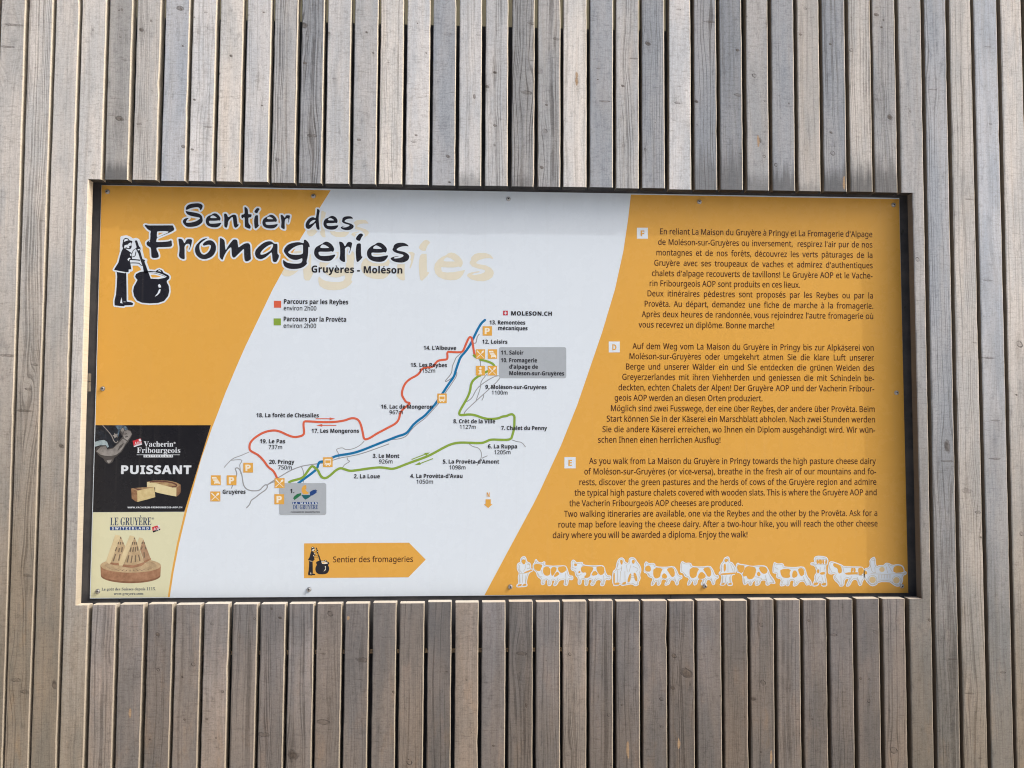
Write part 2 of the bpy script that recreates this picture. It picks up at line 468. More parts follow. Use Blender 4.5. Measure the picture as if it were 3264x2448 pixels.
kn(0, 1850, k1, [(100,640,34,'f'),(165,715,34,'f'),(348,668,15,'t'),(1010,347,14,'d'),(1012,573,10,'r'),(1238,540,12,'r'),(1358,280,9,'r'),(1425,712,9,'r'),(870,615,24,'l'),(715,460,14,'l'),(960,1020,8,'d'),(1168,620,8,'d'),(1325,890,8,'d'),(1183,893,8,'d'),(1628,245,10,'r'),(1533,365,8,'l'),(1795,240,13,'d'),(2115,215,17,'r'),(2070,470,16,'f'),(1690,990,40,'f'),(2070,910,44,'f'),(1875,1120,34,'d'),(1385,1010,6,'d'),(735,700,14,'l')])
kn(1080, 1850, k1, [(150,510,42,'f'),(350,715,11,'d'),(450,1165,17,'r'),(1170,470,34,'f'),(990,1060,10,'d'),(1480,475,10,'r'),(1465,1115,24,'l'),(1730,863,12,'r'),(2068,762,15,'r'),(2070,940,11,'r'),(1812,800,7,'d'),(2090,265,8,'r'),(1748,1180,12,'r'),(2148,485,15,'d'),(2140,690,15,'d'),(1200,800,8,'t')])
kn(2164, 1850, k1, [(48,595,36,'d'),(525,285,14,'r'),(538,657,16,'r'),(708,690,11,'l'),(478,760,20,'d'),(832,260,10,'d'),(840,870,14,'l'),(1165,630,9,'d'),(1215,773,12,'r'),(1260,330,20,'l'),(1375,1090,24,'r'),(1403,258,11,'l'),(1605,255,12,'d'),(1755,505,34,'s'),(1865,725,36,'s'),(1690,370,14,'l'),(2075,590,20,'f'),(2075,360,9,'d'),(1942,410,11,'f'),(1930,1140,13,'f'),(1718,840,7,'l'),(525,1100,9,'d'),(990,350,24,'f')])
kn(0, 600, .784, [(140,718,13,'f'),(115,817,13,'f'),(250,1048,11,'d'),(98,1345,12,'f'),(112,1575,18,'f'),(175,133,13,'s'),(100,905,34,'s'),(30,680,34,'s')])
kn(2764, 600, .784, [(205,290,9,'r'),(415,45,20,'s'),(492,375,24,'s'),(620,635,13,'r'),(607,840,6,'d'),(436,628,8,'f'),(495,690,30,'s'),(325,1110,28,'s'),(522,945,20,'s'),(520,1100,26,'s'),(405,1230,22,'l'),(450,1318,14,'f'),(463,1420,7,'d'),(627,1405,9,'r'),(325,1050,14,'t')])

# grey of every board as it stands in the light: upper and lower run, left to right; w warm, c cool
UP_TONE = {-6: 176, -5: 176, -4: 176, -3: '172w', -2: '180w', -1: '177w', 0: '184w', 1: '152w', 2: '170w', 3: '166c', 4: 186, 5: '186w', 6: 180, 7: 160, 8: '140c', 9: 176, 10: 164, 11: '188w', 12: 184, 13: '152c', 14: 178, 15: 170, 16: 144, 17: 154, 18: '190w', 19: '148c', 20: 164, 21: '144c', 22: 184, 23: '142c', 24: '134c', 25: 152, 26: '144c', 27: '158w', 28: '142c', 29: '168w', 30: 150, 31: 156, 32: '156c', 33: '172w', 34: '172c', 35: '182w', 36: 175, 37: 170}
LOW_TONE = [0, '128w', 116, 106, 116, '122w', 116, 104, 112, 110, 107, 112, '113w', 98, '126w', 105, 100, 106, '124w', 101, 97, 102, 98, 103, '102w', 105, 109, 105, 100, 100, '114w', 112]
GRAIN = {7: .9, 8: .95, 11: .7, 15: .8, 16: 1.0, 17: 1.0, 20: .85, 21: .6, 23: .9, 25: .6, 28: .75, 29: .7, 30: .6, 2: .5, 18: .5}
def lin(v):
    v /= 255.0
    return ((v + 0.055) / 1.055) ** 2.4
def tone(v):
    k = {'w': (1.02, 0.985, 0.94), 'c': (0.935, 0.985, 1.06)}.get(str(v)[-1], (0.98, 0.985, 0.995))
    q = lin(float(str(v).rstrip('wc')))
    return [q * c for c in k]
def dress(o, idx, x0, z0, z1, rng, upper, lower):
    if upper:
        tint = [c / 0.605 for c in tone(UP_TONE[idx])]
        tint = [c * min(1.0, 0.93 / max(tint)) for c in tint]
    else:
        tint = [c / 0.67 / f for c, f in zip(tone(LOW_TONE[idx]), (0.375, 0.38, 0.355))]
    o['tint'] = tint
    o['seed'] = rng.uniform(0, 40)
    if lower:
        o['grain'] = rng.choice([0.25, 0.45, 0.7, 0.8])
    else:
        o['grain'] = GRAIN.get(idx, rng.choice([0.15, 0.25, 0.4])) if 0 <= idx <= 31 else rng.choice([0.04, 0.1, 0.2])
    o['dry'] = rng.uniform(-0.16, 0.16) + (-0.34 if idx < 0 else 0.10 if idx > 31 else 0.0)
    # knots: the ones the boards show, a few small ones besides
    ks = [(a, c, r, ty) for a, c, r, ty in KNOTS if abs(a - x0) < 0.041 and z0 < c < z1]
    ks.sort(key=lambda q: -q[2])
    lo, hi = max(z0, 0.35) - z0, min(z1, 2.85) - z0
    for k in range(NK):
        if k < len(ks):
            a, c, r, ty = ks[k]
            o['knot%d' % k] = [a - x0, c - z0, r]
            o['style%d' % k] = {'r': [rng.uniform(0.7, 1.1), 1.0, 0.22], 'd': [rng.uniform(0.6, 0.9), 0.7, 0.85], 'f': [0.36, 0.75, 0.45], 's': [0.16, 0.6, 0.55], 't': [1.9, 0.5, 0.8], 'l': [0.5, 0.35, 0.18]}[ty]
        elif rng.random() < 0.22:
            o['knot%d' % k] = [rng.uniform(-0.03, 0.03), lo + (hi - lo) * rng.random(), rng.choice([0.002, 0.0028, 0.0035])]
            o['style%d' % k] = [rng.choice([0.5, 0.8, 1.2]), 0.5, rng.uniform(0.3, 0.7)]
        else:
            o['knot%d' % k] = [0.0, -50.0, 0.005]
            o['style%d' % k] = [1.0, 0.0, 0.0]
    o['stain'] = [0.0, 0.2, 0.0]
    o['chip'] = [0.0, -50.0, 0.01]
    for px, py, ln in ((2002, 2390, 0.030), (2164, 2367, 0.018), (2458, 2412, 0.022), (2417, 450, 0.018), (414, 2273, 0.016), (2690, 585, 0.026), (1110, 1970, 0.006), (1838, 250, 0.022)):
        a, c = XZ(px, py, -DEPTH)
        if abs(a - x0) < 0.038 and z0 < c < z1:
            o['chip'] = [a - x0, c - z0, ln]

SLATS = {}
STAIN_UP = {1: (0.06, 0.75), 29: (0.12, 0.8), 28: (0.10, 0.75), 27: (0.03, 0.3), 26: (0.09, 0.7), 25: (0.07, 0.5), 24: (0.16, 0.6), 23: (0.14, 0.5), 30: (0.13, 0.7), 14: (0.05, 0.4), 16: (0.04, 0.4)}
def slat(idx):
    rng = random.Random(1000 + idx * 17)
    l, r = edge(idx - 1, 1), edge(idx, 0)
    xm = 0.5 * (l(1.6) + r(1.6))
    if 1 <= idx <= 30:
        for part in ('up', 'low'):
            V, F = [], []
            z0, z1 = (OP_T + rng.uniform(-0.0012, 0.0012), Z_TOP) if part == 'up' else (Z_LOW, OP_B + rng.uniform(-0.0016, 0.0016))
            bow = rng.uniform(-0.0015, 0.0015)
            prism(V, F, l, r, z0, z1, rng, zoff=z0, xoff=xm, bow=bow)
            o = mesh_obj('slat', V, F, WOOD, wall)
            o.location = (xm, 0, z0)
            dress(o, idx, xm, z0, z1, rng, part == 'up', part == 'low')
            if part == 'up' and idx in STAIN_UP:
                h, s = STAIN_UP[idx]
                o['stain'] = [0.0, h, s]
            if part == 'low':
                o['stain'] = [z1 - z0, rng.uniform(0.08, 0.35), rng.uniform(0.0, 0.45)]
            SLATS[(idx, part)] = o
        return
    V, F = [], []
    if idx == 0:
        c = lambda z: OP_L
        prism(V, F, l, r, Z_LOW, OP_B, rng, True, True, Z_LOW, xm)
        prism(V, F, l, c, OP_B, OP_T, rng, False, False, Z_LOW, xm)
        prism(V, F, l, r, OP_T, Z_TOP, rng, True, True, Z_LOW, xm)
    elif idx == 31:
        c = lambda z: OP_R
        prism(V, F, l, r, Z_LOW, OP_B, rng, True, True, Z_LOW, xm)
        prism(V, F, c, r, OP_B, OP_T, rng, False, False, Z_LOW, xm)
        prism(V, F, l, r, OP_T, Z_TOP, rng, True, True, Z_LOW, xm)
    else:
        prism(V, F, l, r, Z_LOW, Z_TOP, rng, True, True, Z_LOW, xm)
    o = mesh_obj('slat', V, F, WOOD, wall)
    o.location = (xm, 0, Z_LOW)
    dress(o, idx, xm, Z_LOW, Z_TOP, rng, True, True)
    SLATS[(idx, 'full')] = o

for i in range(-6, 38):
    slat(i)
SLATS[(0, 'full')]['label'] = 'slat notched around the left edge of the sign'
SLATS[(31, 'full')]['label'] = 'slat notched around the right edge of the sign'

# backing boards behind the slats, open above and slit below the middle one
bx0, bz1 = XZ(430, 55, 0.006)
bx1, bz1b = XZ(2124, 102, 0.006)
bzt = 0.5 * (bz1 + bz1b)
bzs = XZ(1500, 2067, 0.006)[1]
def backing(x0, x1, z0, z1):
    return box_obj('backing_board', x0, x1, 0.004, 0.019, z0, z1, BACK, wall)
backing(-3.2, bx0 - 0.001, Z_LOW, Z_TOP)
backing(bx1 + 0.001, 3.2, Z_LOW, Z_TOP)
backing(bx0 + 0.001, bx1 - 0.001, bzs, bzt)
backing(bx0 + 0.001, bx1 - 0.001, Z_LOW, bzs - 0.0035)
# ends of two packing pieces that show beside the left edge of the sign
PACK = plain('packing_wood', (0.17, 0.155, 0.13), 0.85, 0.2, 0, 0.25, 60)
for ya, yb in ((1190, 1215), (1217, 1247)):
    za, zb = XZ(281, ya, -0.03)[1], XZ(281, yb, -0.03)[1]
    box_obj('packing_piece', -1.26, OP_L + 0.004, YB_ + 0.0005, YB_ + 0.012, zb, za, PACK, wall)
o = box_obj('thin_batten', bx0, bx1, YB_ + 0.0005, 0.003, bzs - 0.0030, bzs + 0.0012, plain('batten_wood', (0.62, 0.46, 0.28), 0.8, 0.2, 0, 0.2, 20), wall)
rw = box_obj('rear_wall', -5, 5, 1.05, 1.25, 0, 4.2, REAR)
rw['label'] = 'plain tan wall glimpsed through the gaps between the slats along the top'
rw['category'] = 'wall'
rw['kind'] = 'thing'

# ---------------------------------------------------------------- the sign
sign = empty('information_sign', (0, 0, ZB), 'wide orange and white trail sign with a map, set into the slat wall', 'information sign')
LAY = 0.0001

def L(px, py, lay):
    x, y = un(px, py)
    return (x - SW / 2, -lay * LAY, SH - y)

V, F = [], []
box(-SW / 2, SW / 2, 0.0, 0.003, 0, SH, V, F)
mesh_obj('panel', V, F, WHITE, sign)

def area2(p):
    return 0.5 * sum(a[0] * b[1] - b[0] * a[1] for a, b in zip(p, p[1:] + p[:1]))

def inside(pt, lp):
    c = False
    for (xa, ya), (xb, yb) in zip(lp, lp[1:] + lp[:1]):
        if (ya > pt[1]) != (yb > pt[1]) and pt[0] < xa + (xb - xa) * (pt[1] - ya) / (yb - ya):
            c = not c
    return c

def nest(loops):
    """sort outlines into islands with their holes"""
    loops = sorted([[(p[0], p[1]) for p in lp] for lp in loops], key=lambda l: -abs(area2(l)))
    depth = []
    par = []
    for i, lp in enumerate(loops):
        up = [j for j in range(i) if inside(lp[0], loops[j])]
        depth.append(len(up))
        par.append(up[-1] if up else None)
    return [[lp] + [loops[j] for j in range(len(loops)) if depth[j] == depth[i] + 1 and par[j] == i] for i, lp in enumerate(loops) if depth[i] % 2 == 0]

def poly_mesh(name, loops, lay, mat, parent, px=True):
    b = Batch()
    for grp in nest(loops):
        b.add(grp, lay, px)
    return b.build(name, mat, parent)

class Batch:
    """several outlines printed in one ink as one mesh"""
    def __init__(self):
        self.v, self.f = [], []
    def add(self, loops, lay, px=True):
        pts = [[L(p[0], p[1], lay) if px else (p[0], -lay * LAY, p[1]) for p in lp] for lp in loops]
        tris = tessellate_polygon([[Vector((p[0], p[2], 0)) for p in lp] for lp in pts])
        allp = [p for lp in pts for p in lp]
        b = len(self.v)
        self.v += allp
        for a, c, d in tris:
            A, B, D = allp[a], allp[c], allp[d]
            cr = (B[0] - A[0]) * (D[2] - A[2]) - (B[2] - A[2]) * (D[0] - A[0])
            if abs(cr) < 1e-14:
                continue
            self.f.append((b + a, b + c, b + d) if cr > 0 else (b + a, b + d, b + c))
    def stroke(self, pts, w, lay, cap=False, smooth=2, closed=False):
        p = chaikin(pts, smooth, closed)
        q = np.array([[*L(a, b, lay)] for a, b in p])[:, [0, 2]]
        hw = w * 0.00093 / 2
        n = len(q)
        t = np.zeros_like(q)
        for i in range(n):
            if closed:
                a, b = q[(i - 1) % n], q[(i + 1) % n]
            else:
                a, b = q[max(0, i - 1)], q[min(n - 1, i + 1)]
            dd = b - a
            t[i] = dd / (np.linalg.norm(dd) + 1e-12)
        nn = np.stack([-t[:, 1], t[:, 0]], 1)
        b0 = len(self.v)
        for i in range(n):
            a, c = q[i] + nn[i] * hw, q[i] - nn[i] * hw
            self.v += [(a[0], -lay * LAY, a[1]), (c[0], -lay * LAY, c[1])]
        m_ = n if closed else n - 1
        for i in range(m_):
            j = (i + 1) % n
            self.f.append((b0 + 2 * i + 1, b0 + 2 * j + 1, b0 + 2 * j, b0 + 2 * i))
        if cap:
            for e, sgn in ((0, -1), (n - 1, 1)):
                ang = math.atan2(t[e][1] * sgn, t[e][0] * sgn)
                b1 = len(self.v)
                for s in range(9):
                    th = ang - math.pi / 2 + math.pi * s / 8
                    self.v.append((q[e][0] + hw * math.cos(th), -lay * LAY, q[e][1] + hw * math.sin(th)))
                self.f.append(tuple(range(b1, b1 + 9)))
    def build(self, name, mat, parent):
        return mesh_obj(name, self.v, self.f, mat, parent)

def chaikin(p, it=2, closed=False):
    p = [tuple(a) for a in p]
    for _ in range(it):
        out = [] if closed else [p[0]]
        m_ = len(p) if closed else len(p) - 1
        for i in range(m_):
            a, b = p[i], p[(i + 1) % len(p)]
            out.append((a[0] * .75 + b[0] * .25, a[1] * .75 + b[1] * .25))
            out.append((a[0] * .25 + b[0] * .75, a[1] * .25 + b[1] * .75))
        if not closed:
            out.append(p[-1])
        p = out
    return p

def Tr(ox, oy, k):
    return lambda pts: [(ox + a * k, oy + b * k) for a, b in pts]

# ---- raster helper: grow / shrink / subtract outlines, then trace them again
class Mask:
    def __init__(self, x0, y0, x1, y1, s=2.0):
        self.x0, self.y0, self.s = x0, y0, s
        self.a = np.zeros((int((y1 - y0) * s), int((x1 - x0) * s)), bool)
    def poly(self, loops, val=True):
        h, w = self.a.shape
        cr = [[] for _ in range(h)]
        for lp in loops:
            P = [((x - self.x0) * self.s, (y - self.y0) * self.s) for x, y in lp]
            for (xa, ya), (xb, yb) in zip(P, P[1:] + P[:1]):
                if ya == yb:
                    continue
                if ya > yb:
                    xa, ya, xb, yb = xb, yb, xa, ya
                for r in range(max(0, math.ceil(ya - 0.5)), min(h - 1, math.ceil(yb - 0.5) - 1) + 1):
                    cr[r].append(xa + (xb - xa) * (r + 0.5 - ya) / (yb - ya))
        for r in range(h):
            c = sorted(cr[r])
            for a, b in zip(c[::2], c[1::2]):
                i, j = max(0, math.ceil(a - 0.5)), min(w, math.ceil(b - 0.5))
                if j > i:
                    self.a[r, i:j] = val
        return self
    def _disc(self, r):
        n = int(math.ceil(r * self.s))
        yy, xx = np.mgrid[-n:n + 1, -n:n + 1]
        return (xx * xx + yy * yy) <= (r * self.s) ** 2
    def grow(self, r):
        k = self._disc(r)
        h, w = self.a.shape
        H, W = h + k.shape[0], w + k.shape[1]
        f = np.fft.irfft2(np.fft.rfft2(self.a, (H, W)) * np.fft.rfft2(k, (H, W)), (H, W))
        n = k.shape[0] // 2
        m_ = Mask.__new__(Mask)
        m_.x0, m_.y0, m_.s = self.x0, self.y0, self.s
        m_.a = f[n:n + h, n:n + w] > 0.5
        return m_
    def shrink(self, r):
        m_ = Mask.__new__(Mask)
        m_.x0, m_.y0, m_.s, m_.a = self.x0, self.y0, self.s, ~self.a
        q = m_.grow(r)
        q.a = ~q.a
        return q
    def loops(self, tol=0.22):
        a = np.pad(self.a.astype(float), 2)
        b = a.copy()
        b[1:-1, 1:-1] = (a[1:-1, 1:-1] * 4 + 2 * (a[:-2, 1:-1] + a[2:, 1:-1] + a[1:-1, :-2] + a[1:-1, 2:]) + a[:-2, :-2] + a[:-2, 2:] + a[2:, :-2] + a[2:, 2:]) / 16
        iso = 0.4999
        m_ = b > iso
        code = m_[:-1, :-1] * 1 + m_[:-1, 1:] * 2 + m_[1:, 1:] * 4 + m_[1:, :-1] * 8
        nxt = {}
        def pt(e):
            k, i, j = e
            if k == 'h':
                t_ = (iso - b[i, j]) / (b[i, j + 1] - b[i, j]); return (j + t_, i)
            t_ = (iso - b[i, j]) / (b[i + 1, j] - b[i, j]); return (j, i + t_)
        tab = {1: [('l', 't')], 2: [('t', 'r')], 3: [('l', 'r')], 4: [('r', 'b')], 5: [('l', 't'), ('r', 'b')], 6: [('t', 'b')], 7: [('l', 'b')],
               8: [('b', 'l')], 9: [('b', 't')], 10: [('t', 'r'), ('b', 'l')], 11: [('b', 'r')], 12: [('r', 'l')], 13: [('r', 't')], 14: [('t', 'l')]}
        ys, xs = np.nonzero((code > 0) & (code < 15))
        for i, j in zip(ys.tolist(), xs.tolist()):
            E_ = {'t': ('h', i, j), 'b': ('h', i + 1, j), 'l': ('v', i, j), 'r': ('v', i, j + 1)}
            for s_, e_ in tab[int(code[i, j])]:
                nxt[E_[s_]] = E_[e_]
        out = []
        while nxt:
            s0 = next(iter(nxt))
            lp, e = [], s0
            while e in nxt:
                lp.append(pt(e))
                e = nxt.pop(e)
            if len(lp) < 8:
                continue
            lp = rdp([(self.x0 + (x - 1.5) / self.s, self.y0 + (y - 1.5) / self.s) for x, y in lp], tol)
            if len(lp) >= 3:
                out.append(lp)
        return out

def rdp(p, tol):
    p = np.array(p)
    n = len(p)
    i0 = 0
    i1 = int(np.argmax(((p - p[0]) ** 2).sum(1)))
    keep = {0, i1}
    st = [(0, i1), (i1, n)]
    q = np.vstack([p, p[:1]])
    while st:
        a, b = st.pop()
        if b - a < 2:
            continue
        A, B = q[a], q[b]
        d = B - A
        ln = math.hypot(*d) + 1e-9
        seg = q[a + 1:b] - A
        dist = np.abs(seg[:, 0] * d[1] - seg[:, 1] * d[0]) / ln
        k = int(np.argmax(dist))
        if dist[k] > tol:
            k += a + 1
            keep.add(k)
            st += [(a, k), (k, b)]
    return [tuple(p[k]) for k in sorted(keep) if k < n]

# ---- lettering
def mathmap(s, cap, low, dig):
    o = ''
    for ch in s:
        if 'A' <= ch <= 'Z':
            o += chr(cap + ord(ch) - 65)
        elif 'a' <= ch <= 'z':
            o += chr(low + ord(ch) - 97)
        elif '0' <= ch <= '9':
            o += chr(dig + ord(ch) - 48)
        else:
            o += ch
    return o
STY = {'reg': (0x1D5A0, 0x1D5BA, 0x1D7E2, 0.011), 'bold': (0x1D5D4, 0x1D5EE, 0x1D7EC, 0.010), 'heavy': (0x1D5D4, 0x1D5EE, 0x1D7EC, 0.022), 'serif': (0x1D400, 0x1D41A, 0x1D7CE, 0.0)}
ACC = {'é': ('e', 'a'), 'è': ('e', 'g'), 'ê': ('e', 'c'), 'à': ('a', 'g'), 'â': ('a', 'c'), 'ô': ('o', 'c'), 'û': ('u', 'c'), 'ù': ('u', 'g'), 'ä': ('a', 'd'), 'ö': ('o', 'd'), 'ü': ('u', 'd'), 'È': ('E', 'g')}
MARK = {'a': [[(-.055, .07), (.035, .07), (.15, .215), (.03, .215)]], 'g': [[(-.035, .07), (.055, .07), (-.03, .215), (-.15, .215)]],
        'c': [[(-.17, .07), (-.085, .07), (0, .15), (.085, .07), (.17, .07), (.055, .215), (-.055, .215)]],
        'd': [[(-.15, .075), (-.05, .075), (-.05, .18), (-.15, .18)], [(.05, .075), (.15, .075), (.15, .18), (.05, .18)]]}
GC = {}
def raw_glyph(ch, style):
    key = (ch, style)
    if key in GC:
        return GC[key]
    cap, low, dig, off = STY[style]
    c = bpy.data.curves.new('glyph', 'FONT')
    c.resolution_u = 3
    o = bpy.data.objects.new('glyph', c)
    C.objects.link(o)
    s = mathmap(ch, cap, low, dig)
    def meas(body):
        c.body = body
        bpy.context.view_layer.update()
        ev = o.evaluated_get(bpy.context.evaluated_depsgraph_get())
        me = ev.to_mesh()
        v = np.array([tuple(p.co) for p in me.vertices]).reshape(-1, 3)
        f = [tuple(p.vertices) for p in me.polygons]
        ev.to_mesh_clear()
        return v, f
    v1, f1 = meas(s)
    v2, _ = meas(s + s)
    adv = (v2[:, 0].max() - v1[:, 0].max()) if len(v1) else 0.3
    bpy.data.objects.remove(o)
    bpy.data.curves.remove(c)
    if ch in "!.,'’-®" and style != 'reg':
        off += 0.022
    if off > 0 and len(v1):
        # fatten the stroke: draw large, grow, trace again
        K = 420.0
        lo, hi = v1[:, :2].min(0) * K - 14, v1[:, :2].max(0) * K + 14
        mk = Mask(lo[0], lo[1], hi[0], hi[1], 1.0)
        for q in f1:
            mk.a |= Mask(lo[0], lo[1], hi[0], hi[1], 1.0).poly([[(v1[i, 0] * K, v1[i, 1] * K) for i in q]]).a
        mk = mk.grow(off * K + 0.5)
        vv, ff = [], []
        for grp in nest(mk.loops(.45)):
            tr = tessellate_polygon([[Vector((a, c_, 0)) for a, c_ in lp] for lp in grp])
            allp = [p for lp in grp for p in lp]
            n0 = len(vv)
            vv += [(a / K, c_ / K) for a, c_ in allp]
            for a, c_, d in tr:
                A, B, D = allp[a], allp[c_], allp[d]
                cr = (B[0] - A[0]) * (D[1] - A[1]) - (B[1] - A[1]) * (D[0] - A[0])
                if abs(cr) > 1e-9:
                    ff.append((n0 + a, n0 + c_, n0 + d) if cr > 0 else (n0 + a, n0 + d, n0 + c_))
        GC[key] = (np.array(vv), ff, adv + off)
        return GC[key]
    GC[key] = (v1[:, :2] if len(v1) else np.zeros((0, 2)), f1, adv)
    return GC[key]

def glyph(ch, style):
    if ch == ' ':
        return np.zeros((0, 2)), [], 0.27
    if ch in ACC:
        base, mk = ACC[ch]
        v, f, adv = raw_glyph(base, style)
        f = list(f)
        xc = 0.5 * (v[:, 0].min() + v[:, 0].max())
        tp = v[:, 1].max()
        vv = [v]
        n = len(v)
        for lp in MARK[mk]:
            vv.append(np.array([(xc + a, tp + b - 0.02) for a, b in lp]))
            f.append(tuple(range(n, n + len(lp))))
            n += len(lp)
        return np.vstack(vv), f, adv
    return raw_glyph(ch, style)

CAPH = {}
def capheight(style):
    if style not in CAPH:
        v = raw_glyph('H', style)[0]
        CAPH[style] = v[:, 1].max() - v[:, 1].min()
    return CAPH[style]

class Text(Batch):
    def line(self, s, x0, x1, y, cap, style, lay, xs=None, track=0.0, slant=0.0):
        """one line: fitted between x0 and x1 (grid units) on the baseline y; with xs given the word spaces take up the slack"""
        ax, ay = un(x0, y)
        bx, _ = un(x1, y)
        W = bx - ax
        ax -= SW / 2
        az = SH - ay
        em = cap * 0.00093 / capheight(style)
        gl = [glyph(ch, style) for ch in s]
        nat = sum(g_[2] for g_ in gl) + track * (len(s) - 1)
        first = gl[0][0][:, 0].min()
        last = gl[-1][2] - gl[-1][0][:, 0].max()
        nat -= first + last
        extra = 0.0
        if xs is None:
            xs = W / (nat * em)
        else:
            ns = s.count(' ')
            extra = (W - nat * em * xs) / max(1, ns)
        pen = ax - first * em * xs
        for ch, (v, f, adv) in zip(s, gl):
            if len(v):
                b = len(self.v)
                for p in v:
                    self.v.append((pen + (p[0] + slant * p[1]) * em * xs, -lay * LAY, az + p[1] * em))
                self.f += [tuple(b + i for i in q) for q in f]
            pen += (adv + track) * em * xs + (extra if ch == ' ' else 0)
    def natural(self, s, style, cap):
        em = cap * 0.00093 / capheight(style)
        gl = [glyph(ch, style) for ch in s]
        return (sum(g_[2] for g_ in gl) - gl[0][0][:, 0].min() - gl[-1][2] + gl[-1][0][:, 0].max()) * em

# ---------------------------------------------------------------- colour fields
TL, TR_, BR_, BL = (323.4, 589.6), (2866.5, 634), (2896, 1890.5), (288, 1906.5)
ins = lambda p: p
LB = [(1054, 606.5), (960, 757), (869.6, 921.7), (782.8, 1102.6), (757.5, 1160), (719.5, 1250), (678.5, 1358)]
EDGE = 0.0006
def rim(p):
    return p
fieldL = [(323.9, 590.3)] + LB + [(674, 1356), (304, 1356)]
poly_mesh('orange_field', [fieldL], 1, ORANGE, sign)
RB = [(2011, 620.2), (2001.8, 700), (1987, 800), (1960, 923), (1919, 1060), (1840, 1290.6), (1788, 1420), (1720, 1567), (1700, 1607), (1620, 1755), (1544, 1897.3)]
poly_mesh('orange_field', [RB + [(2895, 1889.9), (2865.9, 634.7)]], 1, ORANGE, sign)
# thin orange edge beside the two adverts
poly_mesh('orange_edge', [[(672.5, 1355), (591, 1620), (563.5, 1735), (547, 1822), (534.5, 1903.8), (541, 1903.8), (553.5, 1822), (570.5, 1735), (598, 1620), (641, 1464), (679, 1355)]], 2, ORANGE, sign)

# ---------------------------------------------------------------- title lettering
A1, B1, C1, D1, E1, F1 = Tr(570, 630, .1085), Tr(790, 630, .16275), Tr(450, 700, .1085), Tr(680, 740, .1085), Tr(890, 740, .09946), Tr(1070, 730, .11302)
S1 = [
 [A1([(205,350),(215,280),(270,215),(370,180),(480,168),(560,165),(640,180),(690,215),(705,250),(695,300),(665,350),(630,380),(622,330),(600,300),(560,282),(480,285),(380,305),(300,330),(245,360),(215,358)])],
 [A1([(197,388),(300,412),(430,432),(560,458),(640,495),(685,550),(700,620),(705,680),(680,740),(600,805),(500,845),(400,860),(300,862),(230,850),(170,800),(125,735),(118,690),(140,645),(190,612),(250,598),(305,600),(260,630),(225,680),(207,735),(300,738),(400,725),(500,695),(580,655),(640,600),(560,575),(430,555),(330,530),(250,490),(210,435)])],
 [A1([(960,508),(1000,475),(1050,460),(1110,470),(1160,510),(1200,550),(1225,600),(1228,635),(1205,680),(1170,668),(1110,680),(1000,682),(890,678),(888,720),(905,760),(970,768),(1080,762),(1170,750),(1258,732),(1230,790),(1190,840),(1130,870),(1040,878),(950,865),(860,830),(810,775),(790,700),(800,630),(830,570),(890,528)]), A1([(925,598),(935,560),(970,530),(1020,525),(1060,545),(1118,590),(1110,600),(1010,603)])],
 [A1([(1325,475),(1380,465),(1420,500),(1440,560),(1465,575),(1520,540),(1580,505),(1640,497),(1690,525),(1705,600),(1715,700),(1725,785),(1745,795),(1770,775),(1755,820),(1710,870),(1670,890),(1635,870),(1610,780),(1595,650),(1590,580),(1560,572),(1500,630),(1445,710),(1445,780),(1415,888),(1370,880),(1335,845),(1335,700),(1340,600)])],
 [A1([(1925,280),(1950,272),(2000,305),(2030,350),(2035,430),(2040,488),(2100,487),(2145,495),(2135,545),(2115,580),(2045,583),(2045,660),(2050,750),(2095,810),(2118,860),(2095,922),(2020,900),(1960,870),(1938,845),(1938,700),(1935,580),(1895,582),(1882,618),(1845,590),(1835,555),(1845,500),(1930,490),(1935,400)])],
 [B1([(180,205),(215,205),(235,228),(205,265),(185,308),(150,300),(125,278),(150,235)])],
 [B1([(135,370),(160,345),(200,342),(203,400),(203,480),(207,535),(224,535),(200,575),(155,610),(135,595),(128,540),(122,450)])],
 [B1([(385,372),(420,345),(455,333),(500,345),(545,385),(570,430),(570,460),(550,478),(530,470),(480,475),(350,476),(348,500),(358,530),(420,538),(500,530),(595,515),(570,560),(520,600),(450,608),(380,600),(320,575),(290,530),(284,480),(300,430),(335,395)]), B1([(370,420),(385,385),(415,372),(445,378),(500,418),(490,425)])],
 [B1([(638,338),(680,340),(705,370),(725,400),(750,345),(800,342),(830,355),(820,400),(805,460),(790,500),(785,490),(800,430),(790,405),(755,408),(725,440),(722,520),(725,620),(690,612),(655,590),(650,565),(660,500),(655,430)])],
]
